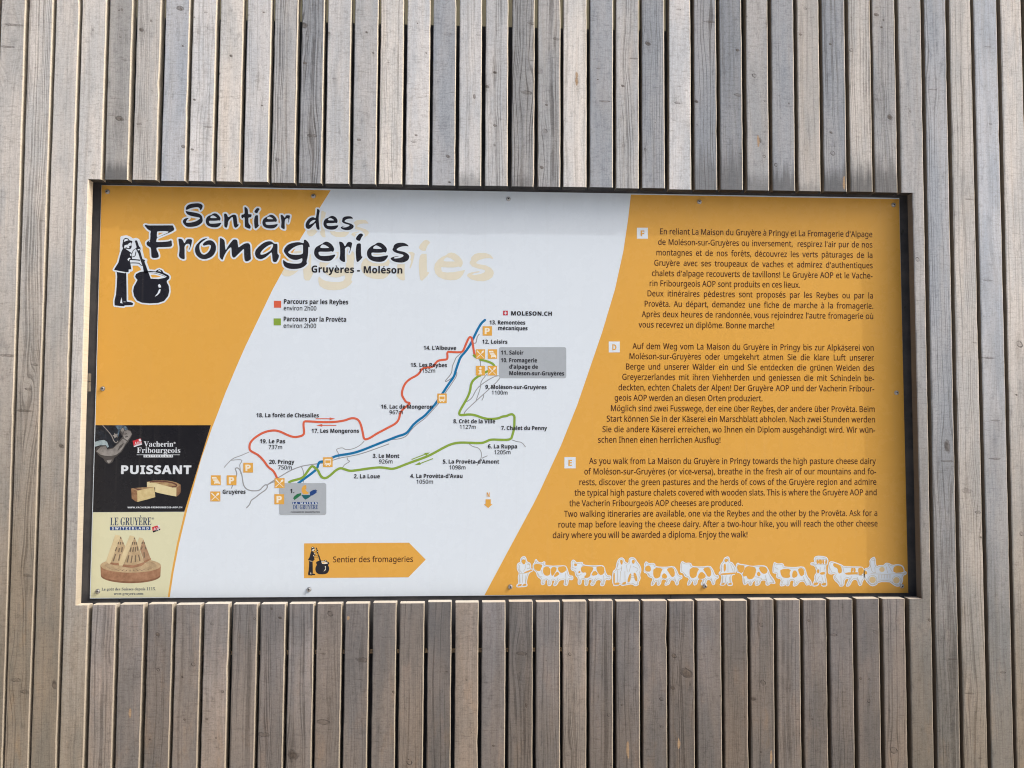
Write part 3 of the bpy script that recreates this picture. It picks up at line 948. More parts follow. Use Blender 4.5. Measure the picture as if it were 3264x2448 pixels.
S1b = [
 [B1([(1355,222),(1375,222),(1412,252),(1400,310),(1388,370),(1390,470),(1400,560),(1408,632),(1370,628),(1340,590),(1330,490),(1300,520),(1240,590),(1200,615),(1160,610),(1135,580),(1130,530),(1150,470),(1200,410),(1250,385),(1290,382),(1330,410),(1345,330)]), B1([(1200,535),(1215,490),(1250,455),(1300,435),(1333,440),(1300,485),(1240,520)])],
 [B1([(1580,392),(1615,365),(1655,357),(1700,368),(1740,405),(1760,450),(1755,490),(1735,500),(1715,492),(1660,502),(1545,500),(1543,525),(1555,552),(1630,558),(1700,550),(1780,540),(1760,580),(1715,620),(1650,630),(1570,622),(1510,590),(1482,540),(1480,490),(1500,440),(1530,412)]), B1([(1565,445),(1580,410),(1610,398),(1640,405),(1690,440),(1680,448)])],
 [B1([(2070,415),(2000,412),(1940,420),(1895,450),(1900,475),(1960,492),(2030,515),(2070,545),(2075,570),(2055,605),(2000,635),(1930,640),(1860,625),(1815,592),(1830,570),(1930,548),(1860,570),(1850,585),(1920,583),(1970,565),(2000,540),(1960,525),(1880,505),(1840,470),(1850,440),(1855,400),(1900,370),(1970,363),(2030,370)])],
]
S2 = [
 [C1([(95,165),(140,150),(185,172),(500,172),(920,168),(940,190),(990,300),(870,370),(700,440),(480,530),(465,540),(445,620),(440,660),(560,660),(700,650),(830,635),(875,605),(900,630),(900,690),(912,730),(905,770),(870,800),(700,810),(450,812),(455,890),(500,980),(523,1070),(510,1110),(440,1130),(350,1130),(305,1105),(298,1000),(290,830),(240,800),(180,760),(155,705),(170,660),(215,630),(265,615),(275,500),(270,420),(292,335),(220,305),(165,255)]), C1([(462,515),(465,390),(485,340),(805,340),(795,385),(640,450),(500,520)]), C1([(228,642),(250,628),(262,635),(262,662),(240,662)])],
 [C1([(1090,562),(1150,560),(1210,580),(1240,640),(1270,700),(1300,660),(1345,575),(1440,570),(1500,590),(1490,680),(1465,780),(1410,905),(1400,895),(1440,780),(1430,730),(1380,705),(1310,730),(1275,790),(1280,900),(1278,1010),(1285,1155),(1240,1165),(1170,1140),(1125,1095),(1110,1050),(1125,950),(1130,830),(1110,680)])],
 [C1([(1960,545),(1880,550),(1780,590),(1680,680),(1610,760),(1580,860),(1590,960),(1630,1050),(1720,1130),(1820,1165),(1920,1160),(2050,1110),(2140,1030),(2195,920),(2200,820),(2185,730),(2130,650),(2050,605),(1960,610),(1880,650),(1825,700),(1812,745),(1840,770),(1920,750),(1990,735),(2050,750),(2052,810),(2020,900),(1970,970),(1880,1030),(1800,1025),(1740,960),(1710,850),(1715,740),(1760,680),(1850,610)])],
 [D1([(193,178),(220,170),(290,205),(335,260),(345,380),(355,500),(372,525),(420,440),(500,320),(580,225),(620,212),(680,220),(712,260),(720,360),(735,440),(750,450),(830,390),(920,335),(1010,320),(1060,340),(1085,390),(1095,480),(1095,600),(1100,700),(1110,780),(1080,820),(1010,860),(960,862),(920,820),(908,720),(905,600),(905,495),(880,500),(800,580),(700,680),(625,750),(590,750),(558,720),(540,620),(535,450),(500,450),(430,510),(350,630),(300,740),(275,815),(250,810),(185,740),(185,600),(190,400)])],
 [D1([(1770,330),(1820,345),(1880,338),(1890,420),(1885,540),(1890,650),(1930,670),(1925,740),(1890,820),(1850,882),(1780,882),(1745,840),(1735,740),(1725,600),(1690,600),(1620,670),(1520,750),(1420,795),(1350,795),(1280,760),(1235,690),(1222,610),(1250,520),(1340,420),(1440,340),(1550,280),(1650,265),(1720,280)]), D1([(1380,640),(1400,580),(1480,490),(1600,400),(1700,360),(1765,352),(1750,440),(1690,540),(1600,600),(1500,650),(1400,668)])],
 [E1([(790,265),(820,237),(870,260),(930,320),(970,400),(982,495),(970,480),(945,465),(935,500),(930,640),(915,800),(870,960),(900,998),(850,1060),(760,1130),(640,1170),(500,1185),(360,1180),(250,1150),(160,1090),(130,1000),(125,920),(140,885),(200,945),(300,990),(450,1010),(600,1010),(700,990),(740,930),(745,870),(735,835),(690,850),(600,885),(520,893),(430,880),(320,830),(220,730),(155,630),(150,580),(190,490),(280,400),(420,345),(560,322),(650,322),(730,345),(788,355)]), E1([(272,650),(340,590),(430,510),(560,440),(700,405),(765,405),(765,500),(765,660),(740,705),(640,725),(500,730),(360,710)])],
 [E1([(1380,375),(1430,330),(1500,302),(1570,315),(1660,370),(1720,440),(1760,520),(1762,570),(1735,625),(1710,632),(1680,612),(1590,630),(1450,630),(1265,625),(1262,690),(1285,745),(1380,765),(1520,762),(1650,745),(1815,708),(1770,800),(1700,880),(1620,925),(1500,930),(1360,912),(1230,860),(1150,780),(1115,680),(1125,580),(1170,490),(1270,425)]), E1([(1312,500),(1330,450),(1370,405),(1410,395),(1480,415),(1605,495),(1580,510),(1400,513)])],
 [F1([(90,355),(150,360),(205,385),(235,440),(262,495),(290,450),(340,368),(420,365),(468,395),(455,470),(430,570),(385,688),(375,680),(410,570),(410,530),(370,500),(310,500),(262,550),(265,650),(262,780),(270,925),(235,935),(160,905),(110,850),(110,810),(125,740),(130,600),(115,470)])],
 [F1([(660,140),(710,122),(755,140),(782,172),(730,230),(690,335),(650,337),(600,315),(565,280),(590,220)])],
 [F1([(590,440),(630,405),(710,405),(715,500),(715,650),(725,775),(765,780),(720,850),(625,938),(590,915),(578,820),(565,650),(572,540)])],
 [F1([(1115,435),(1160,395),(1220,380),(1290,395),(1380,460),(1440,540),(1448,600),(1430,640),(1410,668),(1370,650),(1290,668),(1150,670),(1010,662),(1008,720),(1030,770),(1120,785),(1250,780),(1370,760),(1490,735),(1450,820),(1390,890),(1310,925),(1200,930),(1070,912),(960,860),(900,790),(878,700),(890,610),(950,530),(1030,470)]), F1([(1052,550),(1070,505),(1110,470),(1150,463),(1210,485),(1308,550),(1290,562),(1120,562)])],
 [F1([(2068,495),(2000,480),(1900,485),(1780,520),(1718,570),(1730,600),(1800,620),(1920,640),(2020,690),(2070,750),(2078,800),(2050,870),(1980,920),(1880,950),(1750,945),(1620,910),(1545,845),(1560,810),(1640,780),(1790,758),(1790,768),(1680,790),(1620,825),(1700,835),(1820,815),(1900,780),(1920,740),(1880,715),(1760,690),(1650,650),(1600,590),(1605,555),(1625,540),(1635,470),(1700,410),(1800,385),(1920,390),(2010,425)])],
]
letters = S1 + S1b + S2
b = Batch()
for lt in letters:
    b.add([chaikin(lp, 1, True) for lp in lt], 7)
title = b.build('title_lettering', NAVY, sign)
mk = Mask(430, 610, 1340, 890)
for lt in letters:
    mk.poly(lt)
poly_mesh('halo', mk.grow(5.4).loops(), 5, WHITE, title)
# pale enlarged echo of the title behind it, on the white ground only
gm = Mask(880, 640, 1600, 960)
for lt in S1b:
    gm.poly([[(1175 + 1.27 * (x - 1128), 757 + 1.24 * (y - 734)) for x, y in lp] for lp in lt])
for lt in S2:
    gm.poly([[(1573 + 1.385 * (x - 1305), 895 + 1.39 * (y - 837)) for x, y in lp] for lp in lt])
gm = gm.grow(1.2)
gm.poly([[(600, 560)] + LB[:4] + [(600, 1103)]], False)
poly_mesh('ghost_lettering', gm.loops(), 2, GHOST, sign)

t = Text()
Z2 = Tr(900, 560, .36166)
def P(T, x, y):
    return T([(x, y)])[0]
def put(t, T, k, s, x0, x1, y, cap, style, lay, **kw):
    a = P(T, x0, y); c = P(T, x1, y)
    t.line(s, a[0], c[0], a[1], cap * k, style, lay, **kw)
put(t, Z2, .36166, 'Gruyères - Moléson', 257, 1058, 853, 62, 'bold', 8)
t.build('subtitle', BTXT, sign)

# ---------------------------------------------------------------- cheesemaker emblem
EM = Tr(340, 740, .15676)
em_dark = [
 [(335,325),(400,350),(470,400),(520,430),(515,500),(520,540),(470,580),(485,640),(495,700),(505,755),(450,760),(448,812),(395,815),(150,768),(190,700),(240,620),(270,500),(300,400)],
 [(330,215),(335,160),(370,122),(410,118),(450,138),(465,165),(520,180),(525,200),(505,235),(503,260),(512,300),(495,335),(455,348),(410,335),(380,350),(335,325),(320,290),(318,265)],
 [(205,795),(400,826),(405,1000),(410,1412),(500,1425),(540,1445),(530,1485),(370,1490),(350,1510),(165,1490),(160,1400),(190,1270),(205,1100),(215,900)],
 [(575,180),(600,163),(625,180),(660,290),(690,320),(690,360),(680,370),(730,545),(785,570),(770,600),(840,790),(850,830),(760,830),(755,790),(735,690),(700,600),(645,430),(600,350),(610,300)],
 [(755,800),(680,810),(600,850),(580,900),(600,940),(630,970),(600,1030),(555,1110),(540,1200),(560,1300),(620,1390),(720,1435),(880,1450),(1050,1440),(1170,1400),(1250,1300),(1275,1200),(1265,1100),(1225,1020),(1225,990),(1270,950),(1280,910),(1250,870),(1160,830),(1130,780),(1075,755),(1020,775),(1000,800),(900,790),(840,795)],
]
em_white = [
 [(350,198),(365,150),(400,135),(440,155),(447,165),(400,180)], [(365,270),(400,258),(430,255),(455,225),(497,210),(497,250),(490,278),(455,290),(465,322),(440,327),(392,305),(376,340),(355,315)],
 [(475,440),(505,435),(505,490),(480,480)], [(425,560),(440,530),(470,520),(490,535),(455,560),(450,590)],
 [(215,792),(380,824),(378,836),(212,810)], [(303,1325),(325,1450),(276,1440)], [(345,1412),(388,1414),(388,1422),(345,1420)],
 [(630,350),(672,340),(676,365),(635,372)],
 [(850,815),(960,810),(1070,835),(1160,870),(1225,905),(1180,930),(1050,955),(898,945)], [(1040,795),(1060,778),(1080,774),(1110,796),(1100,808),(1075,795)],
 [(1045,1080),(1070,1052),(1100,1080),(1110,1125),(1062,1130)], [(1070,1160),(1102,1165),(1085,1230),(1040,1280),(980,1312),(1035,1240)]]
em_lines = [([(520,430),(545,365),(605,330)], 12), ([(525,505),(580,490),(590,430),(600,395)], 14), ([(480,555),(600,562),(680,572)], 22), ([(475,628),(560,625),(660,632)], 17), ([(660,632),(690,665),(730,682)], 13)]
em_sil = [(310,110),(400,95),(470,120),(530,165),(600,145),(640,165),(700,300),(700,370),(745,545),(800,565),(785,610),(850,780),(735,800),(720,720),(690,690),(640,650),(490,650),(505,770),(300,800),(300,330)]
em_inner = [[(893,872),(970,865),(1110,902),(1040,918),(925,926)]]

def emblem(T, scale, parent_name, halo, lay, col, pale):
    b = Batch()
    for lp in em_dark:
        b.add([T(lp)], lay)
    for pts, w in em_lines:
        b.stroke(T(pts), w * scale, lay + .3, smooth=1)
    e = b.build(parent_name, col, sign)
    for lp in em_white:
        b = Batch()
        b.add([T(lp)], lay + .6)
        b.build('highlight', pale, e)
    b = Batch()
    for lp in em_inner:
        b.add([T(lp)], lay + .8)
    b.build('milk', ORANGE, e)
    b = Batch()
    b.stroke(T([(860,829),(980,832),(1100,865),(1195,902)]), 9 * scale, lay + .9, smooth=1)
    b.build('rim_line', col, e)
    if halo:
        mk = Mask(345, 730, 560, 1000, 2.5)
        for lp in em_dark:
            mk.poly([T(lp)])
        mk.poly([T(em_sil)])
        poly_mesh('halo', mk.grow(5.0).loops(), lay - 2, WHITE, e)
    return e
emblem(EM, .15676, 'cheesemaker_emblem', True, 7, NAVY, WHITE)

# ---------------------------------------------------------------- legend
Z1 = Tr(280, 560, .36166)
for c_, y0, x0 in ((RED, 1103, 1640), (GREEN, 1258, 1638)):
    poly_mesh('legend_square', [Z1([(x0, y0), (x0 + 64, y0), (x0 + 64, y0 + 61), (x0, y0 + 61)])], 3, c_, sign)
t = Text()
put(t, Z2, .36166, 'Parcours par les Reybes', 14, 581, 1129, 42, 'bold', 6)
put(t, Z2, .36166, 'Parcours par la Provêta', 12, 563, 1283, 42, 'bold', 6)
put(t, Z2, .36166, 'environ 2h00', 12, 300, 1186, 40, 'reg', 6)
put(t, Z2, .36166, 'environ 2h00', 11, 298, 1341, 40, 'reg', 6)
t.build('legend_lettering', BTXT, sign)

# ---------------------------------------------------------------- map
M5, M6, M7, M8 = Tr(640, 1250, .27125), Tr(1200, 960, .27125), Tr(1000, 1300, .36157), Tr(1480, 960, .18083)
for ri, (T, pts, w) in enumerate([
 (M5, [(275,885),(350,800),(400,768),(450,755),(565,705)], 2.4), (M5, [(350,800),(440,793),(480,795),(485,812),(458,848),(460,880),(472,960)], 2.4),
 (M5, [(415,1000),(425,960),(415,925),(402,900),(420,888),(450,895),(482,960),(495,1060),(510,1110),(545,1145),(600,1160),(690,1158),(730,1110),(765,1083),(788,1100),(770,1145),(700,1190),(640,1240),(590,1270),(575,1322),(535,1362)], 3.4),
 (M5, [(785,1088),(830,1055),(920,1000),(1050,920),(1180,870),(1300,850),(1440,833)], 3.2), (M5, [(800,1080),(850,1055),(900,1045)], 3),
 (M5, [(1180,875),(1205,920),(1212,1000),(1205,1062)], 2.4), (M5, [(1920,575),(1880,620),(1800,665),(1700,680),(1670,650),(1600,665),(1595,685),(1615,710),(1625,772)], 2.4),
 (M5, [(1720,768),(1725,800),(1760,812),(1690,850),(1665,888)], 2.4), (M5, [(376,1090),(360,1132)], 3),
 (M5, [(1545,802),(1640,772),(1760,752),(1900,722),(2212,608)], 2.8),
 (M6, [(145,1627),(260,1622),(350,1592),(400,1520),(480,1440),(570,1380),(640,1300),(735,1200),(800,1090),(900,945),(942,880),(945,832),(922,828),(915,880),(880,908),(812,950),(808,935),(885,850),(890,765),(920,700),(935,660),(1000,608)], 2.8),
 (M6, [(1210,385),(1182,420),(1172,495),(1140,495)], 2.8), (M6, [(1205,680),(1223,710),(1223,765)], 2.8), (M6, [(1300,855),(1225,945),(1226,1010),(1170,1170)], 2.4),
 (M6, [(1435,875),(1380,886),(1250,965),(1170,1038),(1125,1140),(1060,1182)], 2.8), (M6, [(1452,903),(1400,965),(1250,1100),(1032,1300),(1033,1332)], 2.8), (M6, [(1252,1090),(1265,1112),(1238,1166)], 2.4),
 (M7, [(1365,313),(1400,342),(1450,350),(1478,385),(1480,440),(1440,508)], 2.4), (M7, [(1482,444),(1532,422)], 2.4), (M7, [(1750,283),(1790,298),(1835,303),(1868,346)], 2.4)]):
    b = Batch()
    b.stroke(T(pts), w, 2 + 0.02 * ri)
    b.build('road_line', GREY, sign)

b = Batch()
blue = M5([(1140,1075),(1200,1030),(1330,935),(1368,895),(1385,835),(1402,816),(1450,815)])
b.stroke(blue, 7.6, 3, smooth=1)
b.stroke(M5([(1540,772),(1600,745),(1780,720),(1900,682)]) + M6([(60,1660),(165,1622),(240,1590),(345,1560),(390,1510),(425,1460),(490,1400),(560,1355),(620,1290),(700,1200)]), 7.6, 3.1)
b.stroke(M6([(690,1210),(780,1080),(850,970),(913,885),(930,820),(960,730),(988,655),(1050,590),(1110,500),(1150,410),(1200,310),(1240,250),(1275,222)]), 7.6, 3.2, cap=True)
b.build('cable_line', BLUE, sign)
b = Batch()
b.stroke(M5([(905,1030),(880,970),(850,920),(790,880),(745,810),(680,740),(620,710),(578,685),(570,640),(585,585),(640,530),(740,470),(850,446),(930,460),(1010,500),(1090,530),(1160,522),(1210,502),(1216,460),(1207,400),(1210,343),(1260,342),(1400,352),(1560,352),(1690,335),(1760,306),(1815,306),(1858,330),(1885,390),(1905,480),(1918,555),(1955,553),(2000,532)]) + M6([(0,1558),(130,1490),(225,1440),(265,1390),(280,1310),(320,1260),(385,1212),(392,1194),(352,1190),(330,1160),(300,1110),(300,1060),(320,1000),(350,950),(400,910),(470,875),(505,845),(530,800),(575,777),(660,777),(690,735),(720,700),(770,690),(828,686),(836,660),(830,594),(870,596),(930,600),(1000,600),(1022,580),(1050,510),(1075,450),(1098,415),(1122,435),(1130,490),(1140,560),(1156,645)]), 6.8, 4)
def arrow(b, T, tail, neck, head, w, lay):
    b.add([T([(tail[0], tail[1] - w), (neck[0], neck[1] - w), (neck[0], neck[1] + w), (tail[0], tail[1] + w)])], lay)
    b.add([T(head)], lay + .1)
arrow(b, M5, (1350,312), (1520,312), [(1515,297),(1582,312),(1515,328)], 5, 4)
arrow(b, M5, (1593,390), (1425,390), [(1358,390),(1428,374),(1428,406)], 5, 4)
b.build('red_route', RED, sign)
b = Batch()
b.stroke(M5([(1030,1065),(1060,1045),(1120,1030),(1190,1010),(1230,970),(1275,900),(1310,864),(1345,890),(1380,920),(1400,970),(1430,1008),(1475,1010),(1520,980),(1590,915),(1640,890),(1690,905),(1750,927),(1830,918),(1980,895),(2080,885)]) + M7([(590,525),(640,530),(690,540),(740,527),(830,490),(1000,430),(1080,388),(1150,348),(1220,316),(1290,305),(1380,308),(1480,312),(1520,298),(1560,278),(1640,282),(1738,282),(1752,240),(1768,180),(1770,100)]) + M6([(1622,1352),(1600,1328),(1570,1330),(1530,1350),(1480,1355),(1430,1378),(1340,1387),(1260,1377),(1180,1345),(1100,1328),(985,1342),(968,1320),(990,1270),(1050,1170),(1090,1090),(1105,1030),(1110,980),(1135,930),(1190,885),(1230,868)]), 7.4, 4.3)
b.stroke(M6([(1270,842),(1300,825),(1330,815)]), 7, 4.4)
b.stroke(M6([(1392,770),(1370,735),(1310,708),(1215,685)]), 7, 4.4)
b.stroke(M6([(1180,665),(1155,650),(1138,628)]), 7, 4.4)
arrow(b, M7, (863,455), (985,408), [(973,398),(1026,394),(990,421)], 4.5, 4.4)
arrow(b, M7, (1052,447), (935,492), [(888,504),(934,478),(944,501)], 4.5, 4.4)
b.build('green_route', GREEN, sign)

def rrect(x0, y0, x1, y1, r, n=5):
    out = []
    for cx, cy, a0 in ((x1 - r, y0 + r, -90), (x1 - r, y1 - r, 0), (x0 + r, y1 - r, 90), (x0 + r, y0 + r, 180)):
        for i in range(n + 1):
            a = math.radians(a0 + 90 * i / n)
            out.append((cx + r * math.cos(a), cy + r * math.sin(a)))
    return out
bx = poly_mesh('grey_box', [M8(rrect(610, 810, 1797, 1358, 36))], 2.6, BOX, sign)
for q in (('11. Saloir', 645, 1043, 940), ('10. Fromagerie', 645, 1283, 1075), ("d'alpage de", 793, 1297, 1190), ('Moléson-sur-Gruyères', 793, 1760, 1304)):
    t = Text()
    put(t, M8, .18083, *q, 73, 'bold', 7)
    t.build('place_name', BTXT, bx)
mb = poly_mesh('grey_box', [M5(rrect(923, 1068, 1475, 1443, 24))], 4.6, BOX, sign)
def part(name, loops, lay, mat, parent):
    b = Batch()
    for lp in loops:
        b.add([lp], lay)
    return b.build(name, mat, parent)
part('crescent_mark', [M5([(1200,1105),(1222,1092),(1238,1092),(1243,1128),(1230,1148),(1250,1170),(1272,1182),(1255,1198),(1205,1198),(1186,1170),(1185,1135)])], 6, ORANGE, mb)
part('green_hill', [M5([(1083,1250),(1100,1222),(1130,1198),(1180,1184),(1177,1212),(1140,1240),(1115,1258),(1092,1272),(1098,1255)])], 6, ink('hill_green', (0.02, 0.16, 0.07)), mb)
part('teal_hill', [M5([(1182,1208),(1278,1208),(1294,1222),(1262,1246),(1228,1263),(1205,1240)])], 6, ink('hill_teal', (0.012, 0.12, 0.14)), mb)
LBL = ink('label_blue', (0.018, 0.06, 0.22))
part('blue_hill', [M5([(1283,1172),(1320,1150),(1355,1143),(1350,1152),(1372,1150),(1358,1165),(1368,1172),(1352,1188),(1310,1215),(1283,1218)])], 6, LBL, mb)
bar = part('blue_bar', [M5([(1077,1291),(1375,1291),(1375,1316),(1077,1316)])], 6, LBL, mb)
t = Text()
put(t, M5, .27125, 'LA MAISON', 1084, 1368, 1313, 19, 'heavy', 7, track=0.35)
t.build('white_lettering', WHITE, mb)
t = Text()
put(t, M5, .27125, 'DU GRUYÈRE', 1085, 1378, 1374, 47, 'serif', 7)
t.build('blue_lettering', LBL, mb)
t = Text()
put(t, M5, .27125, '1.', 1048, 1100, 1185, 48, 'bold', 7)
t.build('number', BTXT, mb)
t = Text()
put(t, M5, .27125, 'FROMAGERIE DE DÉMONSTRATION'.replace('É', 'E'), 1058, 1398, 1416, 14, 'bold', 7)
t.build('small_lettering', BTXT, mb)

# map lettering
k6, k5, k7 = .27125, .27125, .36157
for T, k, s, x0, x1, y, st in [
 (M8, .18083, '13. Remontées', 445, 1075, 408, 'bold'), (M8, .18083, 'mécaniques', 597, 1115, 508, 'bold'), (M8, .18083, '12. Loisirs', 317, 760, 748, 'bold'),
 (M8, .18083, '9. Moléson-sur-Gruyères', 372, 1450, 1546, 'bold'), (M8, .18083, '1100m', 486, 762, 1645, 'reg'),
 (M6, k6, "14. L'Albeuve", 555, 937, 571, 'bold'), (M6, k6, '15. Les Reybes', 402, 830, 772, 'bold'), (M6, k6, '1152m', 503, 690, 838, 'reg'),
 (M6, k6, '16. Lac de Mongeron', 54, 660, 1262, 'bold'), (M6, k6, '967m', 153, 310, 1328, 'reg'), (M6, k6, '8. Crêt de la Ville', 904, 1395, 1434, 'bold'), (M6, k6, '1127m', 980, 1167, 1500, 'reg'),
 (M6, k6, '7. Chalet du Penny', 1466, 2005, 1513, 'bold'),
 (M5, k5, '18. La forêt de Chésalles', 653, 1388, 294, 'bold'), (M5, k5, '17. Les Mongerons', 1303, 1860, 477, 'bold'), (M5, k5, '19. Le Pas', 695, 993, 600, 'bold'), (M5, k5, '737m', 797, 957, 668, 'reg'),
 (M5, k5, '20. Pringy', 804, 1100, 842, 'bold'), (M5, k5, '750m', 908, 1070, 908, 'reg'), (M5, k5, '2. La Loue', 1800, 2105, 1012, 'bold'), (M5, k5, 'Gruyères', 257, 527, 1194, 'bold'),
 (M7, k7, '3. Le Mont', 521, 755, 441, 'bold'), (M7, k7, '926m', 576, 695, 490, 'reg'), (M7, k7, "4. La Provêta-d'Avau", 851, 1312, 618, 'bold'), (M7, k7, '1050m', 907, 1052, 668, 'reg'),
 (M7, k7, "5. La Provêta-d'Amont", 1139, 1635, 491, 'bold'), (M7, k7, '1098m', 1196, 1338, 542, 'reg'), (M7, k7, '6. La Ruppa', 1536, 1793, 357, 'bold'), (M7, k7, '1205m', 1592, 1735, 408, 'reg')]:
    t = Text()
    put(t, T, k, s, x0, x1, y, 12.9 / k, st, 7)
    t.build('altitude' if st == 'reg' else 'place_name', BTXT, sign)
t = Text()
put(t, M8, .18083, 'MOLESON.CH', 826, 1545, 250, 76, 'heavy', 7, track=0.03)
t.build('web_address', BTXT, sign)
fl = part('swiss_flag', [M8([(683, 168), (768, 168), (768, 250), (683, 250)])], 4, ink('flag_red', (0.52, 0.045, 0.07)), sign)
part('white_cross', [M8([(718,183),(733,183),(733,202),(752,202),(752,217),(733,217),(733,236),(718,236),(718,217),(699,217),(699,202),(718,202)])], 6, WHITE, fl)

# ---------------------------------------------------------------- pictograms
def icon(T, x0, y0, x1, y1, kind):
    q = lambda pts: T([(x0 + a * (x1 - x0), y0 + c * (y1 - y0)) for a, c in pts])
    kx = (P(T, x1, 0)[0] - P(T, x0, 0)[0])
    names = {'P': 'parking_pictogram', 'F': 'restaurant_pictogram', 'C': 'cars_pictogram', 'B': 'bus_pictogram', 'I': 'information_pictogram'}
    o = part(names[kind], [q([(0, 0), (1, 0), (1, 1), (0, 1)])], 5, ORANGE, sign)
    b = Batch()
    if kind == 'P':
        b.add([q([(.22,.18),(.58,.18),(.72,.24),(.77,.38),(.72,.54),(.58,.61),(.42,.61),(.42,.84),(.22,.84)]), q([(.42,.33),(.54,.33),(.58,.39),(.54,.46),(.42,.46)])], 6)
    elif kind == 'F':
        b.stroke(q([(.12,.15),(.4,.45)]), .11 * kx, 6, smooth=0)
        b.stroke(q([(.38,.43),(.90,.92)]), .055 * kx, 6.1, smooth=0)
        b.stroke(q([(.10,.90),(.68,.36)]), .07 * kx, 6.2, smooth=0)
        b.add([q([(.60,.36),(.64,.22),(.76,.14),(.86,.14),(.88,.24),(.82,.34),(.72,.42)])], 6.3)
    elif kind == 'C':
        b.add([q([(.12,.18),(.52,.16),(.64,.30),(.66,.34),(.14,.34),(.10,.27)])], 6)
        b.add([q([(.18,.42),(.66,.40),(.78,.53),(.78,.56),(.30,.58),(.20,.50)])], 6)
        b.add([q([(.36,.60),(.80,.58),(.90,.70),(.90,.88),(.80,.88),(.78,.82),(.44,.82),(.42,.88),(.33,.88),(.34,.72)])], 6)
    elif kind == 'B':
        b.add([q([(.16,.22),(.22,.16),(.78,.16),(.84,.22),(.84,.78),(.72,.80),(.72,.88),(.62,.88),(.60,.80),(.40,.80),(.38,.88),(.28,.88),(.28,.80),(.16,.78)]), q([(.24,.32),(.76,.32),(.76,.60),(.24,.60)]), q([(.24,.68),(.32,.68),(.32,.75),(.24,.75)]), q([(.68,.68),(.76,.68),(.76,.75),(.68,.75)])], 6)
    elif kind == 'I':
        b.add([q([(.5 + .13 * math.cos(a * math.pi / 6), .24 + .13 * math.sin(a * math.pi / 6)) for a in range(12)])], 6)
        b.add([q([(.30,.42),(.62,.42),(.62,.78),(.68,.78),(.68,.88),(.30,.88),(.30,.78),(.38,.78),(.38,.52),(.30,.52)])], 6)
    b.build('sign_mark', CREAM, o)
for a in [(M5,500,830,614,945,'P'),(M5,305,977,420,1093,'P'),(M5,120,977,235,1093,'C'),(M5,113,1167,230,1283,'F'),(M5,868,1010,985,1126,'F'),(M5,865,1198,980,1317,'P'),(M5,1437,765,1550,880,'B'),
          (M6,1248,295,1357,405,'P'),(M6,1168,565,1277,677,'F'),(M6,1310,565,1418,677,'C'),(M6,1168,760,1275,873,'I'),(M6,1308,760,1416,873,'F'),(M6,715,1085,826,1198,'B')]:
    icon(*a)
na = part('north_arrow', [M7([(1515,806),(1561,806),(1561,849),(1576,849),(1538,884),(1499,849),(1515,849)])], 4, ORANGE, sign)
t = Text()
put(t, M7, k7, 'N', 1525, 1551, 785, 40, 'bold', 4)
t.build('north_letter', ORANGE, na)

# ---------------------------------------------------------------- arrow board printed at the bottom
ar = part('trail_arrow', [[(969.5, 1732), (1303.7, 1729.8), (1356.9, 1783.8), (1302, 1839.8), (969, 1842.5)]], 3, ORANGE, sign)
SM = lambda pts: [(981 + (x - 140) * .0603, 1741.5 + (y - 110) * .0665) for x, y in pts]
emblem(SM, .0603, 'small_emblem', False, 5, NAVY, CREAM)
t = Text()
put(t, M7, k7, 'Sentier des fromageries', 170, 876, 1361, 50, 'reg', 5)
t.build('lettering', DTXT, ar)

# ---------------------------------------------------------------- the three texts
P4, P5, P6 = Tr(1960, 700, .39783), Tr(1840, 1060, .45208), Tr(1720, 1420, .50633)
FR = [('En reliant La Maison du Gruyère à Pringy et La Fromagerie d’Alpage',362,2062,117,1),('de Moléson-sur-Gruyères ou inversement,  respirez l’air pur de nos',347,2063,202,1),('montagnes et de nos forêts, découvrez les verts pâturages de la',333,2063,286,1),('Gruyère avec ses troupeaux de vaches et admirez d’authentiques',316,2065,369,1),('chalets d’alpage recouverts de tavillons! Le Gruyère AOP et le Vache-',297,2064,452,1),('rin Fribourgeois AOP sont produits en ces lieux.',279,1483,533,0),('Deux itinéraires pédestres sont proposés par les Reybes ou par la',262,2067,614,1),('Provêta. Au départ, demandez une fiche de marche à la fromagerie.',239,2069,697,1),('Après deux heures de randonnée, vous rejoindrez l’autre fromagerie où',215,2069,780,1),('vous recevrez un diplôme. Bonne marche!',190,1277,864,0)]
DE = [('Auf dem Weg vom La Maison du Gruyère in Pringy bis zur Alpkäserei von',390,2090,116,1),('Moléson-sur-Gruyères oder umgekehrt atmen Sie die klare Luft unserer',369,2092,187,1),('Berge und unserer Wälder ein und Sie entdecken die grünen Weiden des',344,2093,260,1),('Greyerzerlandes mit ihren Viehherden und geniessen die mit Schindeln be-',318,2093,333,1),('deckten, echten Chalets der Alpen! Der Gruyère AOP und der Vacherin Fribour-',291,2094,407,1),('geois AOP werden an diesen Orten produziert.',264,1306,480,0),('Möglich sind zwei Fusswege, der eine über Reybes, der andere über Provêta. Beim',238,2097,554,1),('Start können Sie in der Käserei ein Marschblatt abholen. Nach zwei Stunden werden',208,2099,628,1),('Sie die andere Käserei erreichen, wo Ihnen ein Diplom ausgehändigt wird. Wir wün-',178,2100,702,1),('schen Ihnen einen herrlichen Ausflug!',147,1010,776,0)]
